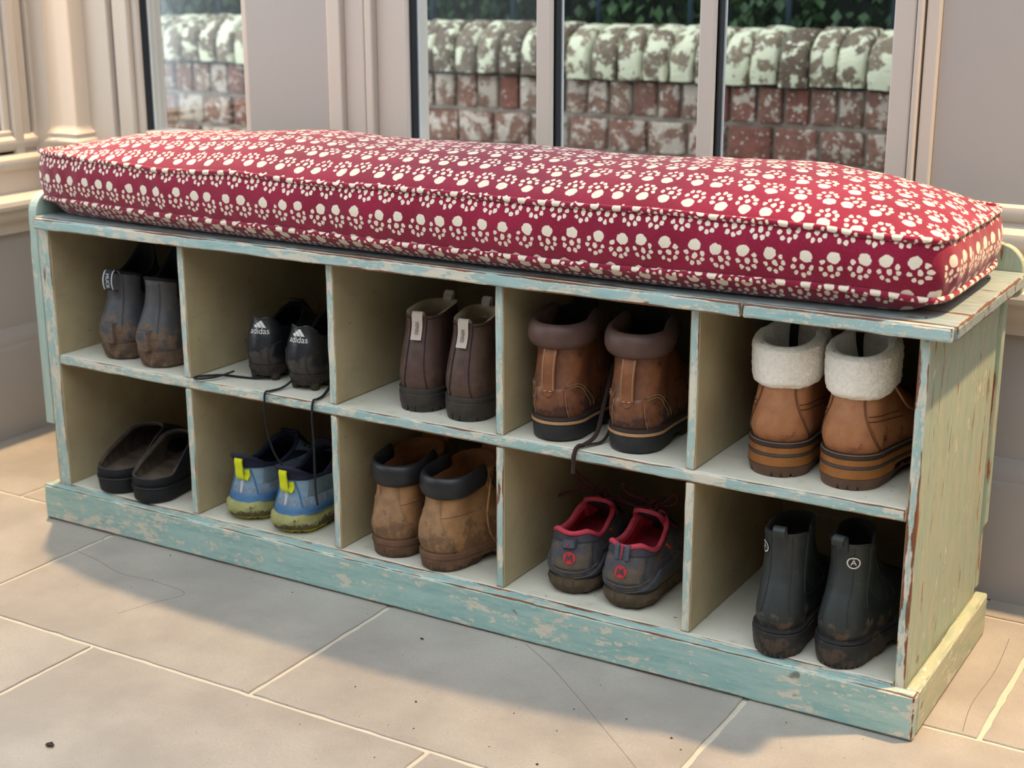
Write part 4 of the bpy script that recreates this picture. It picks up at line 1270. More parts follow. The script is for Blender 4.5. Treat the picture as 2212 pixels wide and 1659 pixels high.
# ---------------------------------------------------------------- 5: tan boots with shearling cuffs (upper row, fifth cubby)
TANLE = leather('tan_nubuck', srgb(154, 100, 64), srgb(174, 120, 82), 0.55, srgb(128, 82, 54), 0.03, 0.09, 0.5, 0.22)
AMBER = leather('amber_midsole', srgb(140, 88, 40), srgb(158, 102, 50), 0.5)
TREAD = leather('brown_tread', srgb(92, 66, 52), srgb(106, 78, 62), 0.65)
LINE_ = leather('dark_sole_line', srgb(64, 54, 50), srgb(76, 64, 58), 0.6)
def wool_mat():
    m = Mat('cream_shearling', 0.95, 0.1)
    v = m.n('ShaderNodeTexVoronoi', {'Vector': m.co(), 'Scale': 260.0}).outputs[0]
    n_ = m.noise(m.co(), 170, 4, 0.7)
    m.col(m.mix(m.ss(n_, 0.3, 0.7), srgb(238, 230, 214), srgb(252, 248, 238)))
    m.set(m.b.inputs['Sheen Weight'], 0.4)
    m.bump(m.math('ADD', n_, v), 0.55, 0.0018)
    return m.m
WOOL = wool_mat()
def tree_geo():
    g = [disc_geo(0.0078, 24, 0.0068), ([(-0.0006, -0.006), (0.0006, -0.006), (0.0006, 0.000), (-0.0006, 0.000)], [(0, 1, 2, 3)]), ([(-0.0050, -0.0028), (0.0050, -0.0028), (0.0050, -0.0020), (-0.0050, -0.0020)], [(0, 1, 2, 3)])]
    for dx, dy, r in ((0, 0.0036, 0.0024), (-0.0030, 0.0016, 0.0019), (0.0030, 0.0016, 0.0019), (-0.0014, 0.0004, 0.0014), (0.0014, 0.0004, 0.0014)):
        g.append(shift(disc_geo(r, 10), dx, dy))
    return join_geo(*g)
TREE = tree_geo()
EMBOSS = leather('embossed_mark', srgb(92, 56, 36), srgb(104, 64, 42), 0.6)
def shearling(x, y, rot, side, label):
    rings = [R(0.006, 0.268, 0.039, 0.048, 0.050, 0.042), R(0.000, 0.264, 0.042, 0.048, 0.066, 0.060), R(0.003, 0.225, 0.0400, 0.043, 0.090, 0.078),
             R(0.012, 0.150, 0.0365, 0.036, 0.115, 0.120), R(0.016, 0.130, 0.037, 0.034, 0.138, 0.145), R(0.016, 0.130, 0.039, 0.035, 0.162, 0.172), R(0.012, 0.130, 0.043, 0.037, 0.180, 0.194, dip=0.006)]
    s = Shoe('shearling_boot', label, 'boot', (x, y, ZS), rot, rings, side, group='tan shearling-cuffed boots in the fifth upper cubby')
    s.skin('upper', TANLE, 0, 5.5)
    s.lining('fleece_lining', WOOL, 2.5, 0.008)
    # turned-down fleece cuff
    V, F = [], []
    n_, m_ = 110, 30
    prof = []
    for k in range(m_ + 1):
        t = k / m_
        if t < 0.70: prof.append((lerp(3.35, 5.75, t / 0.70), 0.0045 + 0.0050 * sin(pi * min(1, t / 0.70)) ** 0.5 + 0.001))
        else:
            a = (t - 0.70) / 0.30 * pi
            prof.append((5.75 + 0.28 * sin(a * 0.5 + 0.0), 0.0030 + 0.0035 * cos(a) ))
    th1 = 2.65
    for i in range(n_ + 1):
        th = -th1 + 2 * th1 * i / n_
        f = sm(min(i, n_ - i) / n_ / 0.05)
        for k, (u, o) in enumerate(prof):
            uu = u + (0.10 * mnoise.noise(Vector((th * 2.0, 3, s.side))) if k < 6 else 0)
            p = s.Q(th, min(uu, 6.0), o * (0.3 + 0.7 * f) if k > 1 else 0.001 + 0.004 * k * f)
            if uu > 6.0: p.z += (uu - 6.0) * 0.02
            nn = s.N(th, min(uu, 5.9))
            p += nn * (0.0014 * mnoise.noise(p * 130) + 0.0010 * mnoise.noise(p * 290)) + Vector((0, 0, 0.0015 * mnoise.noise(p * 160 + Vector((9, 1, 2)))))
            V.append(p)
    for i in range(n_):
        for k in range(m_):
            b = i * (m_ + 1) + k
            F.append((b, b + m_ + 1, b + m_ + 2, b + 1))
    mesh_obj('shearling_cuff', V, F, WOOL, s.root)
    B0 = rings[0]
    s.sole('tread', TREAD, B0, [(0.0, 0.0, 0.002), (0.010, 0.008, 0.0045), (0.0155, 0.013, 0.0055)], arch=(0.29, 0.50, 0.030), lug=(30, 0.006, 0.12))
    s.sole('midsole', AMBER, B0, [(0.0155, 0.013, 0.0045), (0.0165, 0.014, 0.0055), (0.029, 0.025, 0.005), (0.030, 0.026, 0.004)], arch=(0.29, 0.50, 0.024))
    s.sole('sole_line', LINE_, B0, [(0.029, 0.025, 0.005), (0.030, 0.026, 0.0057), (0.0325, 0.0285, 0.0057), (0.0335, 0.0295, 0.005)])
    s.sole('midsole', AMBER, B0, [(0.0335, 0.0295, 0.004), (0.0345, 0.0305, 0.005), (0.0425, 0.0375, 0.005), (0.043, 0.038, 0.004)])
    s.sole('welt', DARKWELT, B0, [(0.043, 0.038, 0.005), (0.044, 0.039, 0.006), (0.0485, 0.0435, 0.006), (0.051, 0.046, 0.001)])
    q = dict(B0); q['yb'] -= 0.004; q['yf'] += 0.004; q['wb'] += 0.004; q['wf'] += 0.004; q['zb'] = 0.0492; q['zf'] = 0.0442; q['sk'] = s.sk
    V, F = [], []
    for i in range(220):
        th = -2.2 + 4.4 * i / 220
        a, b = ringpt(q, th), ringpt(q, th + 0.012)
        base = len(V)
        for pnt in (a, b):
            for d in ((0, 0, 0.0006), (0, 0, -0.0006), ):
                V.append(pnt + Vector(d))
            V.append(pnt + Vector((pnt.x, pnt.y - 0.1, 0)).normalized() * 0.0009)
        F += [(base, base + 2, base + 5, base + 3), (base + 2, base + 1, base + 4, base + 5)]
    mesh_obj('welt_stitching', V, F, THREAD, s.root, smooth=False)
    for a in (-1, 1):
        s.line('seam', EMBOSS, [(a * 0.42, 3.6), (a * 0.50, 2.6), (a * 0.72, 1.4), (a * 1.0, 0.1)], 0.0008)
        s.dashes('stitching', EMBOSS, [(a * 0.46, 3.6), (a * 0.54, 2.6), (a * 0.77, 1.4), (a * 1.05, 0.1)], 0.0026, 0.00045, 0.0008)
        s.line('seam', EMBOSS, [(a * 0.62, 2.2), (a * 1.1, 2.15), (a * 1.6, 2.0)], 0.0007)
        s.line('seam', EMBOSS, [(a * 0.60, 2.45), (a * 1.1, 2.4), (a * 1.6, 2.3)], 0.0007)
    s.decal('embossed_emblem', EMBOSS, TREE, side * 1.10, 0.95, 0.0010)
    f = s.P(pi, 6.0)
    s.strap('tongue', WOOL, [f + Vector((0.004, 0.02, -0.07)), f + Vector((0.004, -0.004, -0.02)), f + Vector((0.006, -0.016, 0.006)), f + Vector((0.008, -0.010, 0.022))], 0.046, 0.010)
    s.strap('strap', BLACKL, [f + Vector((-0.018, -0.02, -0.05)), f + Vector((-0.016, -0.03, -0.01)), f + Vector((-0.014, -0.026, 0.014))], 0.012, 0.002)
    for a in (1.75, 2.0):
        pass
    lp = [s.Q(side * 1.75, 3.6, 0.006), s.Q(side * 1.62, 3.0, 0.014), s.Q(side * 1.7, 2.4, 0.012), s.Q(side * 1.95, 2.1, 0.01), s.Q(side * 2.2, 2.2, 0.008)]
    tube('lace', smooth_path(lp, 8), 0.0018, TANLE, s.root, 6)
    return s
shearling(1.348, 0.026, 5, -1, 'tan leather boot with cream shearling cuff, left of the pair in the fifth upper cubby')
shearling(1.441, 0.026, -8, 1, 'tan leather boot with cream shearling cuff, right of the pair, round emblem on its side')

# ---------------------------------------------------------------- 6: black clogs (lower row, first cubby)
CLOG = leather('black_clog_canvas', srgb(10, 12, 17), srgb(18, 20, 26), 0.75, None, bump=0.3, bscale=500)
CLOGSOLE = leather('black_clog_sole', srgb(16, 17, 20), srgb(24, 25, 28), 0.6)
FELT = leather('grey_brown_felt', srgb(66, 54, 44), srgb(100, 86, 72), 0.95, bump=0.7, bscale=160)
BIND = leather('grey_binding', srgb(58, 58, 60), srgb(84, 82, 80), 0.8)
def clog(x, y, rot, side, label):
    zt = lambda th, t: -0.004 * exp(-((t - 0.22) / 0.08) ** 2)
    rings = [R(0.004, 0.262, 0.038, 0.047, 0.027, 0.024), R(0.000, 0.260, 0.041, 0.049, 0.036, 0.040), R(0.001, 0.225, 0.0415, 0.047, 0.043, 0.066),
             R(0.003, 0.158, 0.040, 0.033, 0.047, 0.090, zfun=zt)]
    s = Shoe('clog', label, 'clog', (x, y, ZB), rot, rings, side, group='black clogs in the first lower cubby')
    s.skin('upper', CLOG, n=64)
    s.lining('felt_lining', FELT, 0.25, 0.005)
    s.roll('edge_binding', BIND, 3.0, 0.0013, 0.0016, n=80, m=8)
    s.roll('sole_rim', CLOGSOLE, 0.15, 0.0030, 0.0030, n=80, m=8, out=0.002)
    s.sole('sole', CLOGSOLE, rings[0], [(0.0, 0.0, -0.004), (0.004, 0.004, 0.0015), (0.026, 0.023, 0.0045), (0.029, 0.026, 0.003)])
    V, F = [], []
    r = R(0.010, 0.24, 0.033, 0.041, 0.034, 0.032, sk=s.sk)
    for i in range(48): V.append(ringpt(r, -pi + 2 * pi * i / 48))
    mesh_obj('insole', V, [tuple(range(48))], FELT, s.root)
    return s
clog(0.112, -0.006, 16, -1, 'backless black clog with felt lining, left of the pair in the first lower cubby')
clog(0.198, -0.012, 10, 1, 'backless black clog with felt lining, right of the pair in the first lower cubby')

# ---------------------------------------------------------------- 7: blue running shoes (lower row, second cubby)
BLU = leather('pale_blue_mesh', srgb(118, 146, 170), srgb(142, 168, 188), 0.75, srgb(140, 112, 92), 0.04, 0.085, 0.45, 0.35, 500, mudscale=60)
BLU2 = leather('mid_blue_overlay', srgb(66, 108, 150), srgb(86, 128, 168), 0.6, srgb(120, 110, 96), 0.0, 0.06, 0.4)
GREYM = leather('grey_side_mesh', srgb(96, 112, 122), srgb(112, 128, 136), 0.8, bump=0.6, bscale=500)
NAVY = leather('navy_collar', srgb(28, 30, 52), srgb(38, 40, 64), 0.8, bump=0.3, bscale=500)
YEL = leather('neon_yellow_tab', srgb(206, 214, 20), srgb(222, 228, 40), 0.6)
OLIVE = leather('olive_muddy_midsole', srgb(150, 150, 96), srgb(176, 174, 118), 0.75, srgb(96, 78, 58), 0.008, 0.048, 0.95, 0.6, 120, mudscale=30)
LIME = leather('lime_outsole', srgb(200, 196, 30), srgb(212, 206, 50), 0.7, srgb(84, 66, 48), 0.0, 0.012, 0.9, 0.6, 100)
PALE = plain('pale_reflective_strip', srgb(186, 196, 204), 0.4, 0.05)
def runner(x, y, rot, side, label):
    rings = [R(-0.006, 0.268, 0.041, 0.047, 0.034, 0.028, waist=0.004), R(-0.001, 0.264, 0.039, 0.046, 0.050, 0.042), R(0.005, 0.232, 0.035, 0.041, 0.074, 0.062),
             R(0.005, 0.165, 0.030, 0.032, 0.098, 0.096, dip=-0.010), R(-0.004, 0.135, 0.0265, 0.028, 0.119, 0.122, dip=-0.034)]
    s = Shoe('running_shoe', label, 'running shoe', (x, y, ZB), rot, rings, side, group='blue running shoes in the second lower cubby')
    s.skin('upper', BLU, n=64)
    s.lining('lining', NAVY, 1.3, 0.005)
    s.patch('collar_panel', NAVY, lambda t: (-2.35 + 0.2 * t, 2.35 - 0.2 * t), 2.75, 3.98, 0.0022, 60, 10)
    s.roll('collar_edge', NAVY, 3.93, 0.0035, 0.004, n=72, m=8)
    for a in (-1, 1):
        s.patch('side_mesh', GREYM, lambda t, a=a: ((a * (0.62 + 0.2 * t), a * 1.9) if a > 0 else (a * 1.9, a * (0.62 + 0.2 * t))), 1.5, 2.95, 0.0012, 14, 10)
    s.patch('heel_counter', BLU2, (-2.6, 2.6), 0.0, 0.95, 0.0018, 60, 6)
    s.patch('reflective_strip', PALE, lambda t: (-0.03 - 0.05 * t, 0.03 + 0.05 * t), 0.9, 1.95, 0.0016, 5, 10)
    s.line('ridge', BLU2, [(-0.55, 0.8), (-0.45, 1.6), (-0.30, 2.9)], 0.0016, 0.0004)
    s.line('ridge', BLU2, [(0.55, 0.8), (0.45, 1.6), (0.30, 2.9)], 0.0016, 0.0004)
    s.strap('heel_tab', YEL, [s.Q(0, 3.7, 0.002), s.Q(0, 3.5, 0.006), s.Q(0, 2.9, 0.0085), s.Q(0, 2.4, 0.0080), s.Q(0, 2.1, 0.006), s.Q(0, 1.95, 0.002)], 0.0150, 0.003)
    s.strap('heel_tab_end', YEL, [s.Q(0.20, 2.7, 0.003), s.Q(0.22, 2.3, 0.004), s.Q(0.14, 2.0, 0.004)], 0.010, 0.0015)
    B0 = R(-0.010, 0.270, 0.041, 0.049, 0, waist=0.003)
    s.sole('midsole', OLIVE, B0, [(0.005, 0.004, (-0.008, -0.002)), (0.010, 0.008, (0.002, 0.002)), (0.020, 0.015, (0.007, 0.0035)), (0.029, 0.023, (0.006, 0.0025)), (0.036, 0.029, (0.0, -0.002))], bumpy=0.003, bfreq=55)
    s.sole('outsole', LIME, B0, [(0.0, 0.0, (-0.014, -0.004)), (0.006, 0.005, (-0.004, 0.0)), (0.010, 0.008, (-0.002, -0.002))], lug=(30, 0.003, 0.3), bumpy=0.002, bfreq=60)
    s.skin('foot_frame', BLU2, 0.0, 0.28, 3, 0.0032)
    f = s.P(pi, 4.0)
    s.strap('tongue', NAVY, [f + Vector((0, 0.05, -0.05)), f + Vector((0, 0.01, -0.012)), f + Vector((0, -0.002, 0.0)), f + Vector((0, -0.004, 0.005))], 0.036, 0.006)
    for i in range(4):
        u = 2.2 + 0.3 * i
        p, q = s.Q(2.35 + 0.05 * i, u, 0.003), s.Q(-2.35 - 0.05 * i, u, 0.003)
        m_ = (p + q) / 2 + Vector((0, -0.004, 0.008))
        tube('lace', smooth_path([p, m_, q], 6), 0.002, NAVY, s.root, 6)
    return s
runner(0.398, 0.022, 4, -1, 'muddy pale blue running shoe with yellow heel tab, left of the pair')
runner(0.503, 0.012, 0, 1, 'muddy pale blue running shoe with yellow heel tab, right of the pair')

# ---------------------------------------------------------------- 8: wheat leather boots (lower row, third cubby)
WHEAT = leather('wheat_nubuck', srgb(146, 106, 70), srgb(172, 130, 88), 0.7, srgb(108, 82, 60), 0.03, 0.12, 0.55, 0.35, 240, crease=1.2)
WHEAT2 = leather('rubbed_heel_panel', srgb(132, 100, 72), srgb(164, 128, 92), 0.75, srgb(104, 80, 62), 0.0, 0.13, 0.5, 0.4, 300)
BLKCOL = leather('black_padded_leather', srgb(26, 27, 30), srgb(38, 39, 42), 0.42, None, bump=0.2, spec=0.5)
WSOLE = leather('brown_gum_sole', srgb(96, 68, 50), srgb(118, 86, 64), 0.65, srgb(74, 60, 50), 0.0, 0.026, 0.85, 0.5, 120)
RUST = leather('rust_lining', srgb(116, 72, 42), srgb(136, 88, 54), 0.8)
BRASS = plain('dull_brass', srgb(136, 116, 66), 0.35, 0.1, 90, metal=0.9)
def wheat(x, y, rot, side, label, spread):
    rings = [R(0.004, 0.270, 0.037, 0.048, 0.030, 0.026), R(-0.002, 0.266, 0.040, 0.048, 0.050, 0.046), R(0.002, 0.230, 0.0385, 0.044, 0.076, 0.066),
             R(0.010, 0.165, 0.036, 0.037, 0.100, 0.112), R(0.013, 0.150, 0.0365, 0.036, 0.116, 0.128), R(0.012, 0.152, 0.040, 0.038, 0.134, 0.150), R(0.010, 0.155, 0.043 + spread, 0.040 + spread, 0.152, 0.168, dip=-0.006)]
    s = Shoe('lace_up_boot', label, 'boot', (x, y, ZB), rot, rings, side, group='wheat leather boots in the third lower cubby')
    s.skin('upper', WHEAT, 0, 5.2)
    s.lining('lining', RUST, 2.0, 0.005, 5.6)
    s.roll('padded_collar', BLKCOL, 5.1, 0.0075, 0.0180, -2.05, 2.05, 56, 14, 0.001, 0.001, taper=0.05, puff=0.05)
    s.patch('heel_panel', WHEAT2, lambda t: (-0.85 + 0.55 * sm(t * 1.2), 0.85 - 0.55 * sm(t * 1.2)), 0.0, 4.35, 0.0016, 18, 22)
    for a in (-1, 1):
        s.line('seam', WHEAT2, [(a * 0.85, 0.08), (a * 0.62, 1.3), (a * 0.36, 2.6), (a * 0.30, 4.3)], 0.0011, 0.0012)
        s.line('crease', WHEAT2, [(a * 0.34, 2.55), (a * 0.9, 2.62), (a * 1.5, 2.55)], 0.0014, 0.0)
        # eyelet flap beside the opening
        fl_ = s.patch('eyelet_flap', WHEAT, (a * 2.05, a * 2.5) if a > 0 else (a * 2.5, a * 2.05), 3.2, 5.75, 0.003, 8, 14)
        for u in (3.6, 4.2, 4.8, 5.4):
            p = s.Q(a * 2.25, u, 0.004); n_ = s.N(a * 2.25, u)
            tube('eyelet', [p - n_ * 0.001, p + n_ * 0.0012], 0.0036, BRASS, fl_, 10)
    s.dashes('stitching', THREAD, [(-1.9, 4.38), (-0.9, 4.33), (0, 4.28), (0.9, 4.33), (1.9, 4.38)], 0.0028, 0.0004, 0.001)
    s.sole('sole', WSOLE, rings[0], [(0.0, 0.0, -0.002), (0.003, 0.003, 0.002), (0.020, 0.018, 0.0045), (0.0215, 0.0195, 0.0035)], arch=(0.28, 0.40, 0.012), bumpy=0.001)
    s.sole('welt', WSOLE, rings[0], [(0.0215, 0.0195, 0.005), (0.0225, 0.0205, 0.006), (0.029, 0.026, 0.0055), (0.032, 0.028, 0.0)])
    f = s.P(pi, 6.0)
    s.strap('tongue', RUST, [f + Vector((0, 0.02, -0.08)), f + Vector((0, 0.004, -0.03)), f + Vector((0.004, 0.008, 0.0)), f + Vector((0.008, 0.020, 0.012))], 0.048, 0.005)
    p = s.Q(2.15 if side > 0 else -2.15, 4.6, 0.006)
    sx = 1 if side > 0 else -1
    pts = [p, p + Vector((0.010 * sx, -0.012, -0.012)), p + Vector((0.014 * sx, -0.022, -0.05)), p + Vector((0.018 * sx, -0.02, -0.082)), p + Vector((0.022 * sx, -0.006, -0.105))]
    tube('lace', smooth_path(pts, 8), 0.0020, WHEAT, s.root, 6)
    return s
wheat(0.713, 0.006, 8, -1, 'wheat leather lace-up boot with black padded collar, left of the muddy pair', 0.002)
wheat(0.797, -0.002, -13, 1, 'wheat leather lace-up boot with black padded collar, right of the pair, gaping open', 0.006)

# ---------------------------------------------------------------- 9: grey trail shoes with pink lining (lower row, fourth cubby)
TRL = leather('muddy_charcoal_upper', srgb(66, 66, 72), srgb(84, 82, 86), 0.7, srgb(118, 104, 88), 0.03, 0.12, 0.85, 0.4, 260, mudscale=42)
TRL2 = leather('slate_overlay', srgb(70, 76, 88), srgb(84, 90, 102), 0.65, srgb(110, 98, 82), 0.01, 0.08, 0.75, 0.4)
TMESH = leather('charcoal_mesh', srgb(62, 60, 70), srgb(78, 76, 86), 0.85, bump=0.8, bscale=420)
PINK = leather('coral_pink_lining', srgb(190, 58, 78), srgb(210, 78, 96), 0.8, bump=0.3, bscale=400)
TSOLE = leather('mud_grass_sole', srgb(78, 66, 52), srgb(100, 86, 66), 0.95, srgb(92, 78, 60), 0.0, 0.04, 1.0, 1.0, 140)
REDP = plain('red_print', srgb(196, 50, 54), 0.6, 0.06)
LACE_P = plain('maroon_lace', srgb(92, 36, 50), 0.85, 0.3, 400, 0.4, 900)
TONG = leather('navy_tongue', srgb(48, 48, 64), srgb(62, 62, 78), 0.85, bump=0.5, bscale=420)
def trail(x, y, rot, side, label, loopdir):
    hz = lambda th, t: 0.004 * exp(-((abs(th) - 0.55) / 0.22) ** 2) - 0.003 * exp(-(th / 0.25) ** 2)
    rings = [R(0.006, 0.266, 0.040, 0.048, 0.024, 0.022, waist=0.003), R(0.000, 0.264, 0.042, 0.048, 0.042, 0.038), R(0.001, 0.238, 0.040, 0.044, 0.062, 0.056),
             R(0.008, 0.176, 0.037, 0.036, 0.080, 0.082, dip=-0.006), R(0.013, 0.146, 0.033, 0.028, 0.099, 0.108, dip=-0.022, zfun=hz)]
    s = Shoe('trail_shoe', label, 'trail shoe', (x, y, ZB), rot, rings, side, group='muddy trail shoes in the fourth lower cubby')
    s.skin('upper', TRL, 0, 4, n=64)
    s.lining('lining', PINK, 1.3, 0.006)
    s.roll('collar_edge', PINK, 3.95, 0.0042, 0.0042, n=80, m=10, dz=0.001)
    s.patch('collar_mesh', TMESH, (-1.35, 1.35), 3.15, 3.85, 0.0016, 40, 8)
    s.patch('heel_panel', TRL, lambda t: (-0.62 - 0.1 * t, 0.62 + 0.1 * t), 1.0, 3.15, 0.0022, 20, 14)
    for a in (-1, 1):
        s.patch('wing_overlay', TRL2, lambda t, a=a: ((0.35 + 0.9 * t, 0.95 + 0.9 * t) if a > 0 else (-0.95 - 0.9 * t, -0.35 - 0.9 * t)), 0.35, 1.9, 0.003, 8, 12)
        s.patch('side_window', TMESH, lambda t, a=a: ((1.15 - 0.1 * t, 1.5) if a > 0 else (-1.5, -1.15 + 0.1 * t)), 1.5, 2.3, 0.0024, 8, 8)
        s.patch('side_flash', REDP, lambda t, a=a: ((1.62 + 0.12 * t, 1.68 + 0.12 * t) if a > 0 else (-1.68 - 0.12 * t, -1.62 - 0.12 * t)), 2.6, 3.4, 0.0022, 3, 8)
        for th in (1.72, 1.95):
            g = [(0.0045 * cos(2 * pi * i / 14), 0.009 * sin(2 * pi * i / 14)) for i in range(14)]
            s.decal('eyestay_window', TMESH, (g, [tuple(range(14)) if a > 0 else tuple(range(14))]), a * th, 2.1, 0.0020, -0.25 * a)
    s.line('ridge', TRL2, [(-0.75, 1.35), (-0.35, 0.95), (0, 0.85), (0.35, 0.95), (0.75, 1.35)], 0.0015, 0.0012)
    s.line('ridge', TRL2, [(0.1, 0.28), (0.4, 0.42), (0.7, 0.75), (0.85, 1.1)], 0.0013, 0.0012)
    mk = disc_geo(0.0088, 26)
    s.decal('heel_emblem', REDP, mk, 0.02, 2.0, 0.0034)
    mm = ([(-0.0056, -0.0050), (-0.0036, -0.0050), (-0.0030, 0.0012), (0.0, -0.0036), (0.0030, 0.0012), (0.0036, -0.0050), (0.0056, -0.0050), (0.0042, 0.0052), (0.0026, 0.0052), (0.0, 0.0008), (-0.0026, 0.0052), (-0.0042, 0.0052)],
          [(0, 1, 2, 11), (2, 10, 11), (2, 3, 9, 10), (3, 4, 8, 9), (4, 7, 8), (4, 5, 6, 7)])
    s.decal('heel_emblem_letter', TMESH, mm, 0.02, 2.0, 0.0042)
    s.sole('sole', TSOLE, R(0.002, 0.268, 0.041, 0.049, 0, waist=0.003), [(0.0, 0.0, -0.010), (0.006, 0.005, -0.001), (0.016, 0.014, 0.003), (0.026, 0.024, 0.001)], bumpy=0.0040, bfreq=75, n=120)
    # heel loops
    a0 = s.Q(0, 3.6, 0.0)
    if loopdir:
        for dx in (-0.0085, 0.0085):
            s.strap('heel_loop', TRL2, [s.Q(0, 2.9, 0.003) + Vector((dx, 0, 0)), s.Q(0, 3.4, 0.005) + Vector((dx, 0, 0)), s.Q(0, 3.95, 0.004) + Vector((dx, 0, 0.005)), s.Q(0, 3.9, -0.006) + Vector((dx, 0, 0.002))], 0.0065, 0.0018)
        tube('loop_stitch', [s.Q(0, 2.95, 0.0045), s.Q(0, 3.4, 0.006), s.Q(0, 3.95, 0.005) + Vector((0, 0, 0.004))], 0.0012, REDP, s.root, 5)
        s.strap('heel_loop', TRL2, [s.Q(0, 2.9, 0.002), s.Q(0, 3.4, 0.0035), s.Q(0, 3.95, 0.003) + Vector((0, 0, 0.003))], 0.012, 0.0012)
    else:
        s.strap('heel_loop', TRL2, [s.Q(-0.17, 3.05, 0.003), s.Q(-0.1, 3.1, 0.009), s.Q(0.1, 3.15, 0.011), s.Q(0.19, 3.2, 0.003)], 0.013, 0.0016, across=(0, 0.1, 1))
        tube('loop_stitch', [s.Q(-0.02, 2.85, 0.012), s.Q(-0.0, 3.1, 0.0125), s.Q(0.03, 3.45, 0.008)], 0.001, REDP, s.root, 5)
    # tongue with pink rim
    f = s.P(pi, 4.0)
    tg = s.strap('tongue', TONG, [f + Vector((0, 0.05, -0.045)), f + Vector((0, 0.004, -0.012)), f + Vector((0, -0.020, 0.002)), f + Vector((0, -0.026, 0.006))], 0.046, 0.009)
    s.strap('tongue_rim', PINK, [f + Vector((-0.024, 0.0, -0.030)), f + Vector((-0.021, -0.026, 0.002)), f + Vector((0.0, -0.031, 0.009)), f + Vector((0.021, -0.026, 0.002)), f + Vector((0.024, 0.0, -0.030))], 0.006, 0.006, tg, across=(0, 0.3, 1))
    # laces and bow
    for i in range(3):
        u = 3.0 + 0.35 * i
        p, q = s.Q(2.45, u, 0.004), s.Q(-2.45, u, 0.004)
        m_ = (p + q) / 2 + Vector((0, -0.002, 0.010))
        tube('lace', smooth_path([p, m_, q], 6), 0.0024, LACE_P, s.root, 6)
    k = f + Vector((0.0, 0.000, 0.008))
    if loopdir:
        bow = [[k, k + Vector((-0.02, 0.004, 0.004)), k + Vector((-0.045, 0.0, 0.012)), k + Vector((-0.055, 0.0, 0.022)), k + Vector((-0.050, 0.0, 0.028))],
               [k, k + Vector((0.015, 0.006, 0.006)), k + Vector((0.028, 0.01, 0.020)), k + Vector((0.034, 0.01, 0.010)), k + Vector((0.02, 0.006, 0.0)), k],
               [k, k + Vector((-0.02, -0.004, -0.006)), k + Vector((-0.05, -0.006, 0.0)), k + Vector((-0.06, -0.004, 0.006))]]
    else:
        bow = [[k, k + Vector((-0.015, 0.0, 0.012)), k + Vector((-0.042, 0.004, 0.028)), k + Vector((-0.052, 0.004, 0.036)), k + Vector((-0.044, 0.0, 0.022)), k + Vector((-0.018, -0.004, 0.004)), k],
               [k, k + Vector((-0.03, 0.004, 0.002)), k + Vector((-0.055, 0.006, -0.006)), k + Vector((-0.075, 0.01, -0.016))],
               [k, k + Vector((0.02, 0.002, -0.002)), k + Vector((0.05, 0.004, -0.002)), k + Vector((0.070, 0.004, -0.002)), k + Vector((0.066, 0.002, -0.010)), k + Vector((0.03, -0.002, -0.010)), k]]
    for b_ in bow:
        tube('lace', smooth_path(b_, 7), 0.0026, LACE_P, s.root, 6, flat=0.7)
    kn = smooth_path([k + Vector((0.006 * cos(a), 0.004 * sin(a * 2), 0.006 * sin(a))) for a in [i * 0.9 for i in range(8)]], 4)
    tube('lace_knot', kn, 0.0030, LACE_P, s.root, 6)
    return s
trail(1.036, 0.025, 12, -1, 'muddy charcoal trail shoe with coral lining and tied bow, left of the pair', False)
trail(1.126, 0.018, 1, 1, 'muddy charcoal trail shoe with coral lining and double heel loop, right of the pair', True)

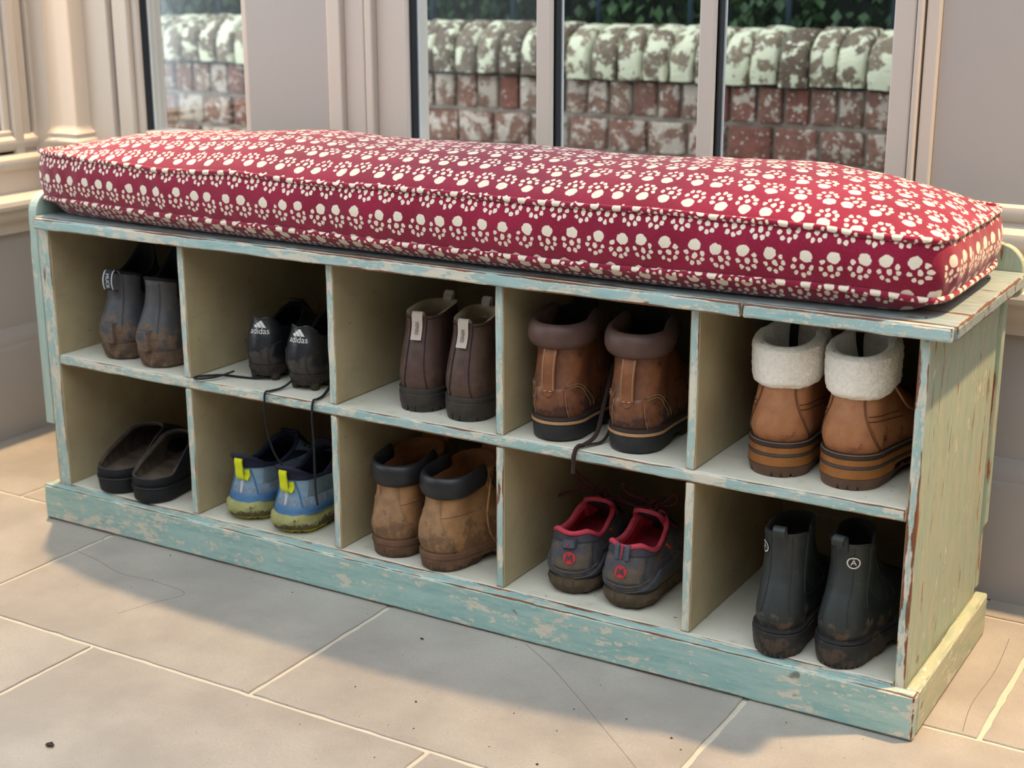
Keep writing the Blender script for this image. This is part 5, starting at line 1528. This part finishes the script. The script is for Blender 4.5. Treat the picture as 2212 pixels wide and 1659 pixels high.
# ---------------------------------------------------------------- 10: dark green rubber boots (lower row, fifth cubby)
WEL = leather('dark_green_rubber', srgb(38, 44, 44), srgb(48, 54, 52), 0.5, srgb(112, 92, 76), 0.03, 0.085, 0.8, 0.15, 300, spec=0.45, mudscale=55)
WEL2 = leather('green_rubber_gusset', srgb(40, 48, 42), srgb(48, 56, 48), 0.6, None, bump=0.1)
WELS = leather('black_lug_rubber', srgb(36, 37, 37), srgb(46, 46, 45), 0.6, srgb(104, 86, 72), 0.01, 0.06, 0.7, 0.4)
EMBL = plain('white_enamel', srgb(226, 224, 216), 0.35, 0.02)
def welly(x, y, rot, side, label, emb):
    gz = lambda th, t: -0.006 * exp(-((abs(th) - 1.15) / 0.28) ** 2)
    rings = [R(0.006, 0.266, 0.0315, 0.044, 0.040, 0.034), R(0.001, 0.262, 0.0335, 0.044, 0.058, 0.052), R(0.008, 0.225, 0.032, 0.040, 0.082, 0.072),
             R(0.020, 0.140, 0.030, 0.031, 0.110, 0.112), R(0.025, 0.112, 0.029, 0.028, 0.136, 0.140), R(0.024, 0.104, 0.030, 0.028, 0.160, 0.164), R(0.022, 0.102, 0.031, 0.028, 0.176, 0.184, zfun=gz)]
    s = Shoe('rubber_chelsea_boot', label, 'boot', (x, y, ZB), rot, rings, side, group='dark green rubber boots in the fifth lower cubby')
    s.skin('upper', WEL)
    s.lining('lining', BLACKL, 2.0, 0.0035)
    s.sole('sole', WELS, rings[0], [(0.0, 0.0, 0.001), (0.008, 0.007, 0.004), (0.030, 0.026, 0.0065), (0.035, 0.031, 0.0065), (0.0365, 0.0325, 0.004)], arch=(0.33, 0.42, 0.014), lug=(40, 0.005, 0.2), bumpy=0.0005)
    s.sole('welt', WELS, rings[0], [(0.0365, 0.0325, 0.003), (0.0375, 0.0335, 0.0055), (0.0405, 0.0365, 0.0055), (0.042, 0.038, 0.0)])
    for a in (-1, 1):
        s.patch('elastic_gusset', WEL2, lambda t, a=a: ((1.0 - 0.06 * sin(pi * t) + 0.35 * (1 - sm(t * 3)), 1.7 + 0.25 * sin(pi * t * 0.6) - 0.25 * (1 - sm(t * 3))) if a > 0 else (-1.7 - 0.25 * sin(pi * t * 0.6) + 0.25 * (1 - sm(t * 3)), -1.0 + 0.06 * sin(pi * t) - 0.35 * (1 - sm(t * 3)))), 2.05, 5.8, 0.0009, 10, 20)
        s.line('ridge', WEL, [(a * 0.92, 5.7), (a * 0.92, 4.2), (a * 0.92, 3.0), (a * 1.05, 2.2), (a * 1.35, 1.85), (a * 1.75, 2.2), (a * 1.95, 3.2), (a * 1.95, 4.6), (a * 1.85, 5.6)], 0.0011, 0.0003, 10)
        s.line('ridge', WEL, [(a * 0.36, 5.7), (a * 0.36, 4.0), (a * 0.36, 2.4), (a * 0.45, 1.2)], 0.0010, 0.0003, 10)
        s.line('ridge', WEL, [(a * 0.36, 5.7), (a * 0.6, 5.74), (a * 0.85, 5.62), (a * 0.92, 5.3)], 0.0010, 0.0003)
    p = s.P(0, 6.0)
    s.strap('pull_loop', WEL, [s.Q(0, 5.3, 0.001), s.Q(0, 5.9, 0.001) + Vector((0, 0, 0.004)), p + Vector((0, -0.003, 0.010)), p + Vector((0, -0.010, 0.012)), p + Vector((0, -0.015, 0.008)), p + Vector((0, -0.014, 0.001))], 0.0165, 0.0032)
    em = s.decal('emblem', GASKET, disc_geo(0.0076, 24), emb, 4.55, 0.0016, sx=1.0)
    s.decal('emblem_ring', EMBL, disc_geo(0.0086, 26, 0.0070), emb, 4.55, 0.0024, parent=em)
    s.decal('emblem_letter', EMBL, text_geo('Ä', 0.0118), emb, 4.55, 0.0024, parent=em)
    return s
welly(1.377, -0.015, 6, -1, 'dark green rubber chelsea boot, left of the pair, muddy heel', -0.62)
welly(1.454, -0.005, -10, 1, 'dark green rubber chelsea boot, right of the pair, turned to show its side gusset', 0.34)

# ---------------------------------------------------------------- crumbs of soil and a leaf scrap on the floor
cr = random.Random(11)
V, F = [], []
def crumb(x, y, z, s_):
    b = len(V)
    for q in ((1, 0, 0), (-1, 0, 0), (0, 1, 0), (0, -1, 0), (0, 0, 0.7), (0, 0, -0.2)):
        V.append((x + q[0] * s_ * cr.uniform(0.5, 1.3), y + q[1] * s_ * cr.uniform(0.4, 1.2), z + q[2] * s_ + 0.2 * s_))
    for f_ in ((0, 2, 4), (2, 1, 4), (1, 3, 4), (3, 0, 4), (2, 0, 5), (1, 2, 5), (3, 1, 5), (0, 3, 5)):
        F.append(tuple(b + i for i in f_))
for i in range(70):
    crumb(cr.uniform(-0.1, 2.0), -0.03 - 0.6 * cr.random() ** 1.6, 0, cr.choice((0.0007, 0.001, 0.0013, 0.0018)))
for (x, y, s_) in ((0.845, -0.09, 0.003), (1.18, -0.32, 0.003), (1.30, -0.17, 0.0025), (0.95, -0.26, 0.0025)):
    crumb(x, y, 0, s_)
SOILM = plain('dry_soil', srgb(58, 44, 36), 0.95, 0.3)
tag(mesh_obj('soil_crumbs', V, F, SOILM, None, smooth=False), 'dark crumbs of dried soil scattered over the floor tiles', 'soil crumbs', kind='stuff')
V, F = [], []
for i in range(90):
    c_ = cr.randrange(5)
    crumb(c_ * 0.31 + cr.uniform(0.03, 0.28), cr.uniform(0.002, 0.10), cr.choice((ZS, ZB)), cr.choice((0.0006, 0.0009, 0.0013)))
tag(mesh_obj('shelf_crumbs', V, F, SOILM, None, smooth=False), 'tiny crumbs of dried mud scattered on the bench shelves', 'mud crumbs', kind='stuff')
lf = [(0, 0, 0.0015), (0.006, 0.004, 0.003), (0.012, 0.002, 0.001), (0.014, -0.003, 0.002), (0.007, -0.006, 0.0035), (0.001, -0.004, 0.001)]
o = mesh_obj('dry_leaf', lf + [(x, y, z + 0.0006) for x, y, z in lf], [(5, 4, 3, 2, 1, 0), (6, 7, 8, 9, 10, 11)] + [(i, (i + 1) % 6, 6 + (i + 1) % 6, 6 + i) for i in range(6)], SOILM, None, smooth=False)
o.location = (0.595, -0.605, 0.0002)
tag(o, 'small curled brown leaf scrap lying alone on the floor tile', 'leaf')
